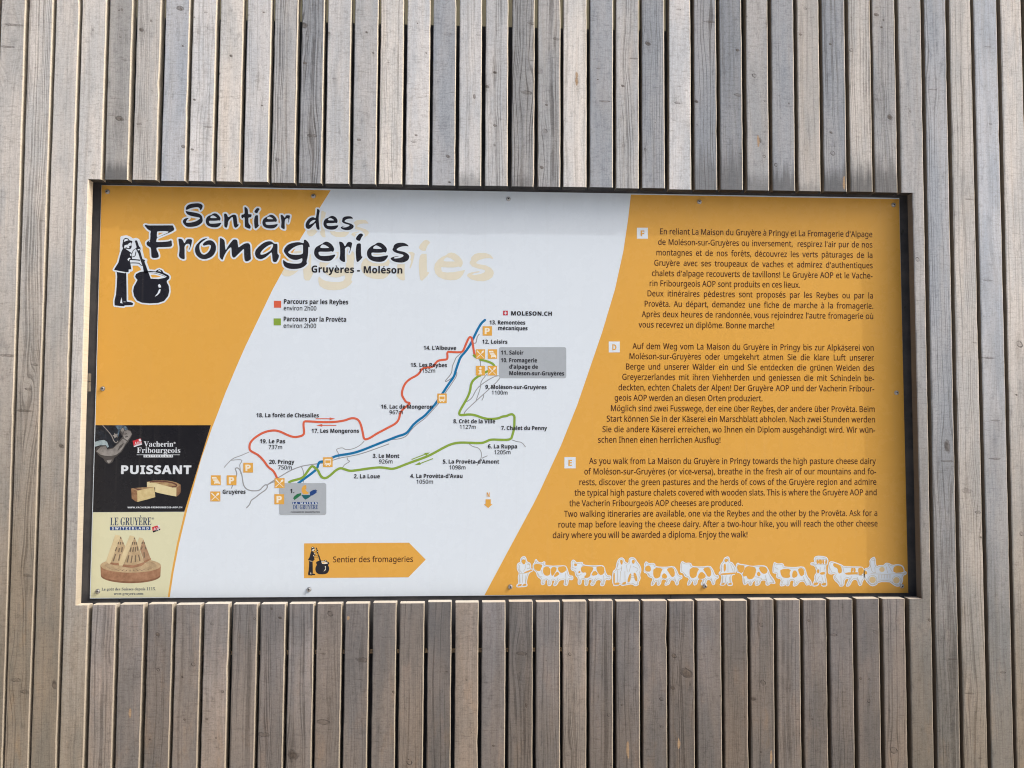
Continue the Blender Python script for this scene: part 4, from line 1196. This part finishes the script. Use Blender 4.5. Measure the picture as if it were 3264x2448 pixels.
EN = [('As you walk from La Maison du Gruyère in Pringy towards the high pasture cheese dairy',312,2117,116,1),('of Moléson-sur-Gruyères (or vice-versa), breathe in the fresh air of our mountains and fo-',282,2118,182,1),('rests, discover the green pastures and the herds of cows of the Gruyère region and admire',251,2120,249,1),('the typical high pasture chalets covered with wooden slats. This is where the Gruyère AOP and',220,2122,316,1),('the Vacherin Fribourgeois AOP cheeses are produced.',187,1280,382,0),('Two walking itineraries are available, one via the Reybes and the other by the Provêta. Ask for a',154,2126,449,1),('route map before leaving the cheese dairy. After a two-hour hike, you will reach the other cheese',119,2128,516,1),('dairy where you will be awarded a diploma. Enjoy the walk!',83,1309,583,0)]
def paragraph(name, rows, T, k, mark, box_, bl):
    t = Text()
    cap = 19.6
    xs = []
    for s, x0, x1, y, j in rows:
        a, c = P(T, x0, y), P(T, x1, y)
        W = un(c[0], a[1])[0] - un(a[0], a[1])[0]
        xs.append(W / t.natural(s, 'reg', cap))
    xc = min(x for x, r in zip(xs, rows) if r[4]) * 1.005
    for (s, x0, x1, y, j), xq in zip(rows, xs):
        put(t, T, k, s, x0, x1, y, cap / k, 'reg', 4, xs=(min(xc, xq * 1.02) if j else xq))
    t.build(name, DTXT, sign)
    o = part('language_square', [T([(box_[0], box_[1]), (box_[2], box_[1]), (box_[2], box_[3]), (box_[0], box_[3])])], 3, WHITE, sign)
    t = Text()
    put(t, T, k, mark, bl[0], bl[1], bl[2], bl[3], 'bold', 5)
    t.build('letter', ORANGE, o)
paragraph('french_text', FR, P4, .39783, 'F', (176, 65, 264, 153), (206, 236, 133, 48))
paragraph('german_text', DE, P5, .45208, 'D', (222, 63, 300, 140), (247, 276, 124, 42))
paragraph('english_text', EN, P6, .50633, 'E', (156, 73, 227, 144), (181, 204, 128, 38))

# ---------------------------------------------------------------- dark advert
Q3, Q4 = Tr(280, 1320, .18083), Tr(280, 1600, .19286)
ad = part('dark_advert', [[(304.3, 1355.2), (672.2, 1355.2), (591, 1620), (587.6, 1631), (296.2, 1632.5)]], 2.2, BLACK, sign)
SKIN1, SKIN2, SKIN3 = ink('skin_pale', (0.33, 0.32, 0.31), mottle=0.9, mscale=45, col2=(0.14, 0.133, 0.13)), ink('skin_mid', (0.085, 0.080, 0.078), mottle=0.9, mscale=50, col2=(0.045, 0.042, 0.043)), ink('skin_dark', (0.075, 0.062, 0.060))
part('dark_jacket', [Q3([(135,197),(560,197),(545,300),(525,420),(560,430),(500,520),(430,600),(372,600),(340,490),(290,455),(132,500)])], 3, ink('jacket_navy', (0.020, 0.026, 0.040), mottle=1.0, mscale=90, col2=(0.008, 0.009, 0.013)), ad)
part('blue_lapel', [Q3([(470,197),(640,197),(690,230),(705,275),(650,290),(600,235),(560,300),(540,400),(520,370),(535,280),(510,240)])], 3.5, ink('lapel_blue', (0.13, 0.21, 0.29), mottle=1.0, mscale=130, col2=(0.015, 0.025, 0.05)), ad)
part('rolled_sleeve', [Q3([(128,490),(200,466),(290,455),(340,488),(373,575),(345,590),(318,548),(220,548),(125,575)])], 4, ink('sleeve_blue', (0.40, 0.50, 0.54), mottle=0.8, mscale=60, col2=(0.17, 0.25, 0.31)), ad)
arm = part('arm', [Q3([(130,650),(150,590),(230,556),(325,552),(345,612),(440,592),(530,508),(585,425),(612,400),(575,330),(568,288),(600,232),(640,242),(655,285),(700,272),(755,292),(786,352),(752,425),(715,490),(660,560),(600,665),(520,735),(465,775),(440,845),(372,884),(318,852),(275,785),(200,735)])], 4.4, SKIN2, ad)
part('lit_skin', [Q3([(150,655),(235,575),(318,566),(348,626),(445,606),(545,516),(620,430),(690,478),(640,570),(570,668),(500,716),(420,738),(310,735),(220,712)]), Q3([(640,300),(700,282),(750,300),(775,352),(740,415),(700,465),(640,425),(618,370)]), Q3([(580,290),(605,243),(632,250),(640,292),(612,330)]), Q3([(330,822),(375,800),(425,800),(400,850),(365,868)])], 5, SKIN1, arm)
part('shaded_skin', [Q3([(240,735),(330,752),(450,755),(430,800),(330,815),(290,790)]), Q3([(640,345),(690,335),(700,350),(650,365)]), Q3([(655,395),(705,385),(712,400),(665,415)]), Q3([(600,330),(640,318),(628,372),(612,392)]), Q3([(560,560),(640,500),(600,580),(520,660)])], 5.4, ink('skin_shade', (0.10, 0.092, 0.09), mottle=0.8, mscale=60), arm)
b = Batch()
b.stroke(Q3([(262,197),(330,270),(400,350),(440,420),(455,470),(500,515),(535,470)]), 2.6, 4.2)
b.add([Q3([(470,330),(490,350),(530,345),(520,385),(530,410),(495,405),(475,430),(462,395),(435,375),(465,365)])], 4.6)
b.build('chain', SKIN1, ad)
# half wheel and wedge of cheese
CH1, CH2, CH3, CH4 = ink('cheese_cream', (0.66, 0.56, 0.30), mottle=0.7, mscale=90, col2=(0.50, 0.38, 0.17)), ink('cheese_tan', (0.48, 0.35, 0.18), mottle=0.9, mscale=70, col2=(0.24, 0.13, 0.07)), ink('cheese_rind', (0.36, 0.21, 0.11), mottle=0.9, mscale=60, col2=(0.16, 0.075, 0.04)), ink('cheese_dark_rind', (0.13, 0.055, 0.04))
CH5 = ink('cheese_light', (0.72, 0.65, 0.40), mottle=0.6, mscale=40, col2=(0.58, 0.49, 0.24))
wh = part('cheese_wheel', [Q3([(1043,1195),(1200,1215),(1460,1285),(1562,1295),(1560,1452),(1400,1422),(1240,1388),(1185,1370),(1187,1290),(1043,1295)])], 3.4, CH5, ad)
part('wheel_top', [Q3([(1043,1193),(1150,1172),(1300,1165),(1450,1178),(1560,1203),(1638,1245),(1566,1296),(1460,1287),(1200,1216)])], 4, CH2, wh)
part('wheel_rind', [Q3([(1638,1245),(1635,1380),(1605,1425),(1560,1454),(1562,1295)])], 4, CH3, wh)
b = Batch()
b.stroke(Q3([(1090,1198),(1200,1183),(1300,1182),(1430,1196),(1530,1222),(1575,1255),(1545,1280),(1480,1282)]), 4.2, 4.6)
b.build('wheel_marking', CH4, wh)
wd = part('cheese_wedge', [Q3([(872,1352),(1010,1318),(1172,1287),(1190,1462),(1040,1505),(875,1548)])], 5, CH1, ad)
part('wedge_rind', [Q3([(764,1312),(800,1318),(872,1352),(875,1548),(830,1530),(775,1488)])], 5, CH3, wd)
part('wedge_top', [Q3([(764,1310),(900,1295),(1150,1283),(1172,1288),(1010,1319),(872,1353)])], 5.2, CH2, wd)
part('wedge_stripe', [Q3([(800,1310),(850,1304),(950,1330),(895,1342)])], 5.8, CH4, wd)
t = Text()
put(t, Q3, .18083, 'Vacherin', 985, 1506, 572, 90, 'serif', 5)
put(t, Q3, .18083, 'Fribourgeois', 866, 1630, 683, 92, 'serif', 5)
put(t, Q3, .18083, '®', 1512, 1548, 522, 30, 'reg', 5)
t.build('name_lettering', PALE, ad)
t = Text()
put(t, Q3, .18083, 'PUISSANT', 585, 1823, 1053, 150, 'heavy', 5, track=0.02)
t.build('slogan', PALE, ad)
t = Text()
put(t, Q4, .19286, 'WWW.VACHERIN-FRIBOURGEOIS-AOP.CH', 656, 1560, 104, 27, 'heavy', 5, track=0.05)
t.build('web_address', PALE, ad)
bn = part('white_banner', [Q3([(862,713),(1622,713),(1622,721),(1502,721),(1502,762),(983,762),(983,721),(862,721)])], 4, PALE, ad)
t = Text()
put(t, Q3, .18083, 'SWITZERLAND', 1000, 1490, 753, 26, 'bold', 5, track=0.5)
t.build('lettering', BLACK, bn)
FRED = ink('tag_red', (0.56, 0.03, 0.045))
def aop(T, pts, parent, mark, tx, dark):
    o = part('origin_tag', [T(pts)], 4, FRED, parent)
    b = Batch()
    b.add([T(mark)], 5)
    b.build('tag_star', PALE, o)
    t = Text()
    put(t, *tx)
    q = t.build('tag_lettering', PALE, o)
    part('tag_foot', [T(dark)], 4.6, BLACK if parent is not ad else PALE, o)
aop(Q3, [(790,472),(935,425),(958,535),(818,580),(805,548)], ad, [(895,445),(925,432),(940,455),(945,475),(915,480),(900,465)], (Q3, .18083, 'AOP', 822, 945, 545, 58, 'serif', 5.6), [(805,562),(955,515),(958,535),(818,580)])

# ---------------------------------------------------------------- pale yellow advert
ya = part('yellow_advert', [[(296, 1633), (587.2, 1631.6), (563.5, 1735), (547, 1822), (534.7, 1903.8), (288.8, 1905.5)]], 2.2, YELLOW, sign)
DBL = ink('gruyere_blue', (0.030, 0.055, 0.115))
bar = part('blue_bar', [Q4([(366,406),(1037,403),(1037,464),(366,468)])], 3, LBL, ya)
t = Text()
put(t, Q4, .19286, 'SWITZERLAND', 400, 1008, 456, 40, 'heavy', 4, track=0.28)
t.build('lettering', PALE, bar)
t = Text()
put(t, Q4, .19286, 'LE GRUYÈRE', 371, 1050, 385, 122, 'serif', 4)
put(t, Q4, .19286, '®', 1058, 1095, 288, 30, 'reg', 4)
t.build('name_lettering', DBL, ya)
t = Text()
put(t, Q4, .19286, 'Le goût des Suisses depuis 1115.', 228, 1122, 1464, 44, 'serif', 4)
t.build('slogan', DBL, ya)
t = Text()
put(t, Q4, .19286, 'www.gruyere.com', 428, 918, 1536, 40, 'serif', 4)
t.build('web_address', DBL, ya)
aop(Q4, [(1062,415),(1160,385),(1198,440),(1198,462),(1080,506),(1070,470)], ya, [(1150,388),(1185,380),(1195,405),(1165,412)], (Q4, .19286, 'AOP', 1082, 1192, 470, 48, 'serif', 5.6), [(1072,482),(1196,440),(1198,462),(1080,506)])
def ell(cx, cy, rx, ry, a0=0, a1=360, n=28):
    return [(cx + rx * math.cos(math.radians(a0 + (a1 - a0) * i / n)), cy + ry * math.sin(math.radians(a0 + (a1 - a0) * i / n))) for i in range(n + (0 if a1 - a0 == 360 else 1))]
W1, W2, W3 = ink('wheel_side', (0.42, 0.235, 0.14), mottle=0.9, mscale=55, col2=(0.24, 0.12, 0.065)), ink('wheel_face', (0.58, 0.45, 0.28), mottle=0.8, mscale=45, col2=(0.38, 0.27, 0.15)), ink('stamp_dark', (0.17, 0.13, 0.085))
W4, W5 = ink('wedge_side', (0.70, 0.60, 0.37), mottle=0.6, mscale=35, col2=(0.56, 0.45, 0.26)), ink('wedge_face_warm', (0.46, 0.31, 0.19), mottle=0.8, mscale=45, col2=(0.28, 0.16, 0.10))
wl = part('cheese_wheel', [Q4(ell(708, 1220, 492, 122, 0, 180) + [(207, 1040)] + ell(708, 1050, 500, 118, 180, 360) + [(1209, 1050)])], 3, W1, ya)
part('wheel_face', [Q4(ell(710, 1050, 500, 118))], 3.6, W2, wl)
part('wheel_shade', [Q4(ell(708, 1220, 492, 122, 0, 180) + ell(708, 1196, 488, 116, 180, 0))], 3.4, ink('wheel_foot', (0.27, 0.135, 0.075), mottle=0.7, mscale=60), wl)
b = Batch()
for i in range(38):
    a = math.radians(6 + 360 * i / 38)
    c_, s_ = math.cos(a), math.sin(a)
    d = .018
    b.add([Q4([(710 + 300 * c_, 1050 + 66 * s_), (710 + 300 * math.cos(a + d), 1050 + 66 * math.sin(a + d)), (710 + 425 * math.cos(a + d * 1.6), 1050 + 96 * math.sin(a + d * 1.6)), (710 + 425 * math.cos(a - d), 1050 + 96 * math.sin(a - d))])], 4)
b.build('radial_stamps', W3, wl)
def wedge(side, face, foot, stamps, fm, lay):
    o = part('cheese_wedge', [Q4(face)], lay, fm, ya)
    part('cut_side', [Q4(side)], lay, W4, o)
    part('wedge_rind', [Q4(foot)], lay + .4, W1, o)
    b = Batch()
    for st in stamps:
        b.stroke(Q4(st), 3.6, lay + .4, smooth=0)
    b.build('stamps', W3, o)
wedge([(455,540),(530,555),(545,570),(380,1010),(350,1025),(300,980)], [(545,565),(620,740),(530,1040),(470,1045),(375,1015)], [(378,998),(525,1010),(515,1048),(440,1045),(370,1025)],
      [[(510,660),(500,700)],[(545,660),(540,705)],[(580,665),(582,700)],[(480,745),(455,815)],[(525,760),(510,830)],[(570,745),(560,830)],[(460,860),(420,980)],[(535,860),(510,970)],[(540,580),(548,610)]], W2, 5)
wedge([(850,585),(912,600),(860,770),(830,740),(815,690)], [(915,610),(1045,950),(940,1005),(860,780)], [(920,985),(1042,925),(1045,955),(940,1008)],
      [[(905,660),(895,695)],[(930,660),(938,695)],[(900,735),(885,785)],[(950,740),(960,780)],[(930,830),(935,920)]], W5, 5)
wedge([(695,550),(770,570),(775,590),(590,1050),(520,1050),(512,1010)], [(775,580),(830,720),(935,1010),(800,1070),(700,1085),(580,1060)], [(590,1030),(760,1045),(925,995),(940,1022),(880,1060),(740,1090),(570,1070)],
      [[(745,660),(735,705)],[(775,660),(772,705)],[(800,660),(806,705)],[(718,750),(700,825)],[(755,745),(745,825)],[(790,745),(785,820)],[(820,735),(828,805)],[(680,880),(650,1000)],[(735,885),(715,1005)],[(790,880),(785,995)],[(840,870),(862,975)],[(775,590),(770,615)]], W2, 6.4)

# ---------------------------------------------------------------- procession along the bottom
R1, R2, R3, R8 = Tr(1620, 1740, .18083), Tr(2000, 1740, .20796), Tr(2440, 1740, .22604), Tr(1600, 1740, .31646)
def cow_shift(pts, dx, dy):
    return [(x + dx, y + dy) for x, y in pts]
cow_o = [(1425,270),(1430,230),(1430,180),(1450,150),(1480,175),(1520,170),(1545,180),(1545,205),(1640,212),(1730,200),(1760,235),(1785,300),(1815,292),(1820,330),(1785,345),(1780,395),(1750,400),(1735,350),(1700,345),(1690,390),(1640,405),(1635,380),(1660,345),(1610,335),(1600,395),(1560,405),(1558,345),(1530,400),(1498,405),(1500,370),(1520,330),(1470,312),(1460,280)]
cow_p = [[(1445,255),(1450,205),(1490,200),(1500,255)], [(1530,222),(1620,228),(1595,270),(1590,310),(1550,328),(1525,300)], [(1660,232),(1725,218),(1742,290),(1715,318),(1680,262)], [(1612,320),(1620,285),(1640,277),(1663,310),(1650,324)]]
FIG = [
 ('herdsman', R1, [(145,735),(140,690),(180,655),(165,540),(190,480),(150,420),(150,330),(170,300),(212,285),(205,235),(240,188),(285,175),(318,205),(335,280),(385,290),(405,340),(402,405),(440,395),(445,440),(370,480),(345,560),(325,650),(343,680),(335,720),(240,728)],
  [[(240,270),(255,245),(290,245),(303,280),(285,320),(257,310)],[(165,700),(225,672),(235,690),(180,712)],[(255,690),(300,667),(322,690),(265,699)],[(285,468),(420,418),(424,430),(290,482)]]),
 ('cow', R1, [(430,320),(460,290),(470,240),(500,225),(520,270),(560,290),(600,290),(620,270),(655,275),(655,310),(640,330),(760,350),(870,345),(1000,340),(1035,370),(1060,450),(1080,520),(1145,525),(1150,590),(1110,610),(1070,590),(1055,690),(1020,710),(970,690),(985,630),(990,600),(900,610),(860,700),(800,715),(790,670),(820,620),(775,600),(765,700),(700,715),(685,660),(690,610),(655,600),(650,680),(590,695),(570,660),(580,590),(510,550),(490,470),(455,440),(430,400)],
  [[(465,400),(460,340),(490,320),(540,325),(600,340),(570,400),(560,440),(500,430)],[(632,370),(735,380),(735,500),(690,522),(640,510),(615,450)],[(757,380),(848,380),(838,440),(780,528),(762,500)],[(882,375),(1000,360),(1020,400),(1008,440),(930,478),(882,420)],[(802,540),(860,452),(900,490),(850,532)]]),
 ('cow', R1, [(1095,400),(1110,350),(1100,290),(1130,240),(1170,245),(1200,290),(1290,280),(1320,290),(1320,330),(1500,345),(1660,335),(1700,370),(1720,460),(1750,520),(1815,520),(1815,585),(1770,610),(1720,590),(1700,700),(1650,715),(1610,690),(1640,610),(1560,600),(1520,700),(1460,710),(1440,670),(1480,610),(1420,590),(1410,700),(1350,710),(1335,670),(1345,600),(1300,590),(1290,680),(1240,690),(1220,660),(1230,570),(1180,530),(1170,450),(1120,440)],
  [[(1310,357),(1500,374),(1480,440),(1450,470),(1430,550),(1330,563),(1388,500),(1370,455),(1302,470),(1282,400)],[(1560,367),(1678,362),(1690,440),(1670,500),(1612,508),(1562,420)],[(1462,525),(1520,432),(1588,500)],[(1165,330),(1175,312),(1215,335),(1180,355)],[(1240,455),(1262,445),(1265,470),(1245,475)]]),
 ('walking_couple', R8, [(1110,405),(1108,260),(1145,230),(1150,180),(1170,130),(1205,112),(1235,130),(1240,160),(1275,175),(1275,130),(1300,110),(1340,118),(1365,160),(1390,190),(1408,240),(1390,290),(1400,330),(1375,370),(1380,395),(1340,410),(1310,385),(1260,395),(1210,405),(1190,390),(1170,405)],
  [[(1190,150),(1205,140),(1215,155),(1205,195)],[(1310,150),(1330,140),(1335,165),(1320,180)],[(1263,360),(1290,280),(1301,285),(1285,365)],[(1325,275),(1345,275),(1365,350),(1345,355)],[(1140,376),(1180,370),(1180,388),(1138,388)],[(1215,375),(1245,362),(1248,378),(1215,388)],[(1127,275),(1133,275),(1133,387),(1127,387)]]),
 ('cow', R8, cow_o, cow_p),
 ('cow', R8, cow_shift(cow_o, 366, -3), [cow_shift(p, 366, -3) for p in cow_p[1:3]] + [[(1975,325),(1985,285),(2010,262),(2040,285),(2050,310),(2020,330)]]),
 ('herdsman', R2, [(1405,610),(1430,560),(1440,450),(1395,440),(1400,400),(1430,380),(1410,340),(1430,270),(1460,240),(1480,180),(1540,155),(1570,190),(1565,240),(1610,250),(1640,300),(1665,340),(1660,440),(1600,450),(1595,520),(1620,590),(1600,618),(1530,612),(1515,560),(1495,610)],
  [[(1490,212),(1530,202),(1540,225),(1505,250)],[(1430,428),(1655,410),(1655,424),(1432,442)],[(1430,592),(1480,565),(1482,592)],[(1543,588),(1588,562),(1595,592)],[(1478,290),(1500,270),(1505,360),(1482,400)]]),
 ('cow', R2, [(1655,290),(1690,250),(1720,275),(1790,280),(1900,310),(2030,295),(2120,300),(2160,350),(2190,440),(2240,500),(2270,560),(2262,585),(2190,575),(2180,600),(2140,615),(2110,590),(2120,530),(2050,530),(2030,600),(1970,618),(1945,590),(1960,530),(1920,560),(1910,608),(1860,612),(1850,560),(1835,585),(1790,608),(1765,570),(1760,470),(1730,420),(1665,410)],
  [[(1680,302),(1740,297),(1800,312),(1760,418),(1702,390)],[(1822,312),(1950,327),(1970,380),(1930,498),(1850,508),(1830,450),(1772,468),(1780,400)],[(2010,322),(2118,322),(2143,398),(2100,428),(2050,402)],[(1985,430),(2010,392),(2040,440),(2010,468)]]),
 ('cow', R3, [(95,370),(100,280),(120,220),(150,240),(180,250),(240,240),(265,270),(260,290),(400,300),(530,285),(565,320),(590,430),(640,480),(662,540),(645,568),(610,550),(570,565),(540,500),(480,510),(450,560),(400,578),(380,550),(400,490),(350,490),(340,560),(300,573),(285,550),(255,568),(210,573),(195,540),(220,470),(160,460),(145,420),(160,390),(115,390)],
  [[(212,332),(358,327),(330,390),(348,438),(300,448),(240,438),(217,390)],[(462,322),(530,317),(545,398),(500,428),(472,370)],[(377,430),(392,352),(430,352),(453,418),(400,448)]]),
 ('basket_carrier', R3, [(632,272),(632,232),(690,230),(675,180),(710,135),(850,145),(890,190),(880,262),(850,280),(860,380),(850,420),(870,510),(870,572),(790,578),(770,500),(745,565),(668,578),(655,545),(690,480),(685,420),(720,370),(690,280)],
  [[(722,198),(740,198),(745,248),(725,248)],[(752,198),(790,198),(795,250),(757,250)],[(805,198),(818,198),(822,250),(808,250)],[(850,200),(862,205),(858,250),(846,250)],[(678,530),(730,515),(737,542),(685,550)],[(795,537),(845,520),(848,547),(795,552)],[(725,345),(755,330),(750,385),(728,370)],[(770,380),(835,370),(825,400),(775,400)]]),
 ('horse', R3, [(875,380),(885,290),(900,220),(940,215),(1000,235),(1080,265),(1100,285),(1270,290),(1360,290),(1395,330),(1400,380),(1400,470),(1370,500),(1360,560),(1310,568),(1290,480),(1230,480),(1190,570),(1130,578),(1140,530),(1180,460),(1120,470),(1110,570),(1040,578),(1030,540),(960,480),(950,420),(990,390),(910,408)],
  [[(957,242),(1058,277),(1078,370),(1030,388),(1022,310),(962,290)],[(1312,312),(1368,307),(1388,370),(1322,428),(1312,360)],[(1122,382),(1298,372),(1298,393),(1140,404)],[(1212,312),(1235,310),(1225,365),(1205,367)],[(1245,310),(1262,312),(1268,362),(1245,365)]]),
 ('laden_cart', R3, [(1385,425),(1383,320),(1460,300),(1470,250),(1460,210),(1500,160),(1550,150),(1560,290),(1600,270),(1670,270),(1690,235),(1740,240),(1790,270),(1860,255),(1930,270),(1960,320),(1955,345),(1995,370),(1985,405),(1940,420),(1940,500),(1900,570),(1840,578),(1770,530),(1750,510),(1600,510),(1560,560),(1490,573),(1430,520),(1400,470)],
  [[(1807,302),(1860,282),(1920,292),(1943,340),(1938,368),(1807,378)],[(1395,390),(1415,345),(1430,390),(1415,400)]]),
]
LINE = ink('procession_line', (0.52, 0.47, 0.36))
COW_L = [[(1530,340),(1512,395)],[(1580,338),(1580,395)],[(1690,325),(1660,345),(1648,395)],[(1738,318),(1762,388)],[(1470,275),(1490,300)]]
INNER = {('herdsman', (145,735)): [[(255,500),(248,650)],[(190,480),(260,488),(340,470)],[(300,325),(302,400),(265,450)],[(330,325),(380,330),(382,392),(330,400)],[(200,340),(190,420),(240,470)],[(205,520),(210,650)],[(310,520),(300,650)]],
 ('cow', (430,320)): [[(520,480),(550,540),(600,545)],[(620,590),(605,660)],[(725,600),(720,690)],[(880,560),(830,680)],[(1010,480),(1020,580),(1010,680)],[(585,420),(600,500)]],
 ('cow', (1095,400)): [[(1190,480),(1230,530),(1290,500)],[(1265,590),(1262,670)],[(1375,600),(1372,690)],[(1540,560),(1480,690)],[(1680,520),(1690,600),(1655,690)],[(1130,380),(1200,400)]],
 ('walking_couple', (1110,405)): [[(1205,205),(1205,250)],[(1165,245),(1165,365)],[(1195,255),(1188,360)],[(1238,255),(1240,360)],[(1150,242),(1205,228)],[(1300,190),(1278,268)],[(1320,205),(1378,232),(1350,260)],[(1290,300),(1345,302)],[(1292,318),(1350,320)],[(1175,175),(1160,215)],[(1255,190),(1262,260)]],
 ('herdsman', (1405,610)): [[(1512,450),(1498,560)],[(1450,300),(1440,400)],[(1580,285),(1622,395)],[(1560,470),(1572,555)],[(1540,270),(1540,400)],[(1465,460),(1458,570)]],
 ('cow', (1655,290)): [[(1790,500),(1795,590)],[(1880,530),(1885,600)],[(2000,520),(1985,600)],[(2110,450),(2150,590)],[(1960,470),(2060,500)],[(2180,470),(2240,560)]],
 ('cow', (95,370)): [[(250,480),(225,555)],[(315,480),(312,560)],[(450,490),(405,560)],[(530,430),(575,545)],[(590,450),(640,550)],[(130,300),(180,330)]],
 ('basket_carrier', (632,272)): [[(690,265),(870,265)],[(760,425),(715,510)],[(792,425),(822,530)],[(700,300),(745,335)],[(860,300),(820,330)],[(700,185),(865,190)],[(770,300),(772,370)]],
 ('horse', (875,380)): [[(1062,420),(1068,560)],[(1215,430),(1150,560)],[(1290,440),(1340,550)],[(900,300),(940,380)],[(1090,300),(1110,390)],[(980,430),(1040,520)],[(1270,400),(1400,425)]],
 ('laden_cart', (1385,425)): [[(1480,270),(1500,370),(1560,375)],[(1500,200),(1545,205)],[(1540,300),(1545,370)],[(1700,290),(1720,380)],[(1730,270),(1790,370)]]}
TAN = ink('procession_tan', (0.72, 0.56, 0.30))
for nm, T, outl, patches in FIG:
    ol = chaikin(T(outl), 1, True)
    o = poly_mesh(nm, [ol], 3, WHITE, sign)
    xs = [p[0] for p in ol]; ys = [p[1] for p in ol]
    mk = Mask(min(xs) - 4, min(ys) - 4, max(xs) + 4, max(ys) + 4, 4.0).poly([ol])
    pm = Mask(min(xs) - 4, min(ys) - 4, max(xs) + 4, max(ys) + 4, 4.0)
    for p in patches:
        pm.poly([chaikin(T(p), 1, True)])
    pm2 = pm.grow(1.5)
    a1, a2 = mk.shrink(3.4), mk.shrink(4.7)
    a1.a &= ~a2.a
    a1.a &= ~pm2.a
    lp = a1.loops(.12)
    if lp:
        poly_mesh('outline', lp, 4, LINE, o)
    for grp in nest(pm.grow(1.3).loops(.12)):
        poly_mesh('orange_patch', grp, 4.5, ORANGE, o)
    if nm == 'cow' and T is R8:
        dx = min(p[0] for p in outl) - 1425
        inner = [[(a + dx, c) for a, c in q] for q in COW_L]
    else:
        inner = INNER.get((nm, outl[0]), [])
    for q in inner:
        b = Batch()
        b.stroke(T(q), 1.25, 5.2, smooth=1)
        b.build('fold_line', LINE, o)
    if nm == 'laden_cart':
        b = Batch()
        for cx, cy in ((1508, 478), (1845, 485)):
            b.add([R3(ell(cx, cy, 46, 46))], 5)
        b.add([R3(ell(1642, 332, 38, 36))], 5)
        b.build('tan_patches', TAN, o)
        b = Batch()
        for cx, cy in ((1508, 478), (1845, 485)):
            b.stroke(R3(ell(cx, cy, 62, 62)), 1.2, 5.5, smooth=0, closed=True)
        for i in range(9):
            b.stroke(R3([(1590 + i * 22, 405), (1590 + i * 22, 460)]), 1.0, 5.5, smooth=0)
        b.stroke(R3([(1480, 392), (1700, 400), (1975, 385)]), 1.2, 5.6, smooth=0)
        b.stroke(R3([(1590, 480), (1765, 480)]), 1.2, 5.6, smooth=0)
        b.build('cart_lines', LINE, o)

# ---------------------------------------------------------------- screws
def screw_mesh():
    bm = bmesh.new()
    prof = [(0.0068, 0.0), (0.0068, 0.0008), (0.0056, 0.0010), (0.0056, 0.0030), (0.0050, 0.0043), (0.0036, 0.0050), (0.0021, 0.0050)]
    n = 24
    rings = []
    for r, h in prof:
        rings.append([bm.verts.new((r * math.cos(2 * math.pi * i / n), -h, r * math.sin(2 * math.pi * i / n))) for i in range(n)])
    for a, c in zip(rings, rings[1:]):
        for i in range(n):
            bm.faces.new((a[i], c[i], c[(i + 1) % n], a[(i + 1) % n]))
    bmesh.ops.recalc_face_normals(bm, faces=bm.faces)
    me = bpy.data.meshes.new('screw')
    bm.to_mesh(me); bm.free()
    me.materials.append(STEEL)
    return me
def recess_mesh():
    n = 12
    V, F = [], []
    for h, k in ((0.0050, 1.0), (0.0026, 0.9)):
        for i in range(n):
            r = 0.0022 * k * (1.0 if i % 2 == 0 else 0.82)
            V.append((r * math.cos(2 * math.pi * i / n), -h, r * math.sin(2 * math.pi * i / n)))
    for i in range(n):
        F.append((i, (i + 1) % n, n + (i + 1) % n, n + i))
    F.append(tuple(range(n, 2 * n)))
    me = bpy.data.meshes.new('recess')
    me.from_pydata(V, [], F)
    me.materials.append(STEELD)
    return me
SMESH, RMESH = screw_mesh(), recess_mesh()
for px, py in [(343, 611.5), (999, 625.5), (1620.5, 634.5), (2229, 644), (2847.5, 653.5), (328, 1239), (2857, 1252), (312, 1885), (985, 1879), (1627, 1870), (2247, 1867.5), (2874, 1868)]:
    o = bpy.data.objects.new('screw', SMESH)
    x, y, z = L(px, py, 0)
    o.location = (x, -0.0009, z)
    o.rotation_euler = (0, RNG.uniform(0, 6), 0)
    link(o, sign)
    q = bpy.data.objects.new('recess', RMESH)
    link(q, o)
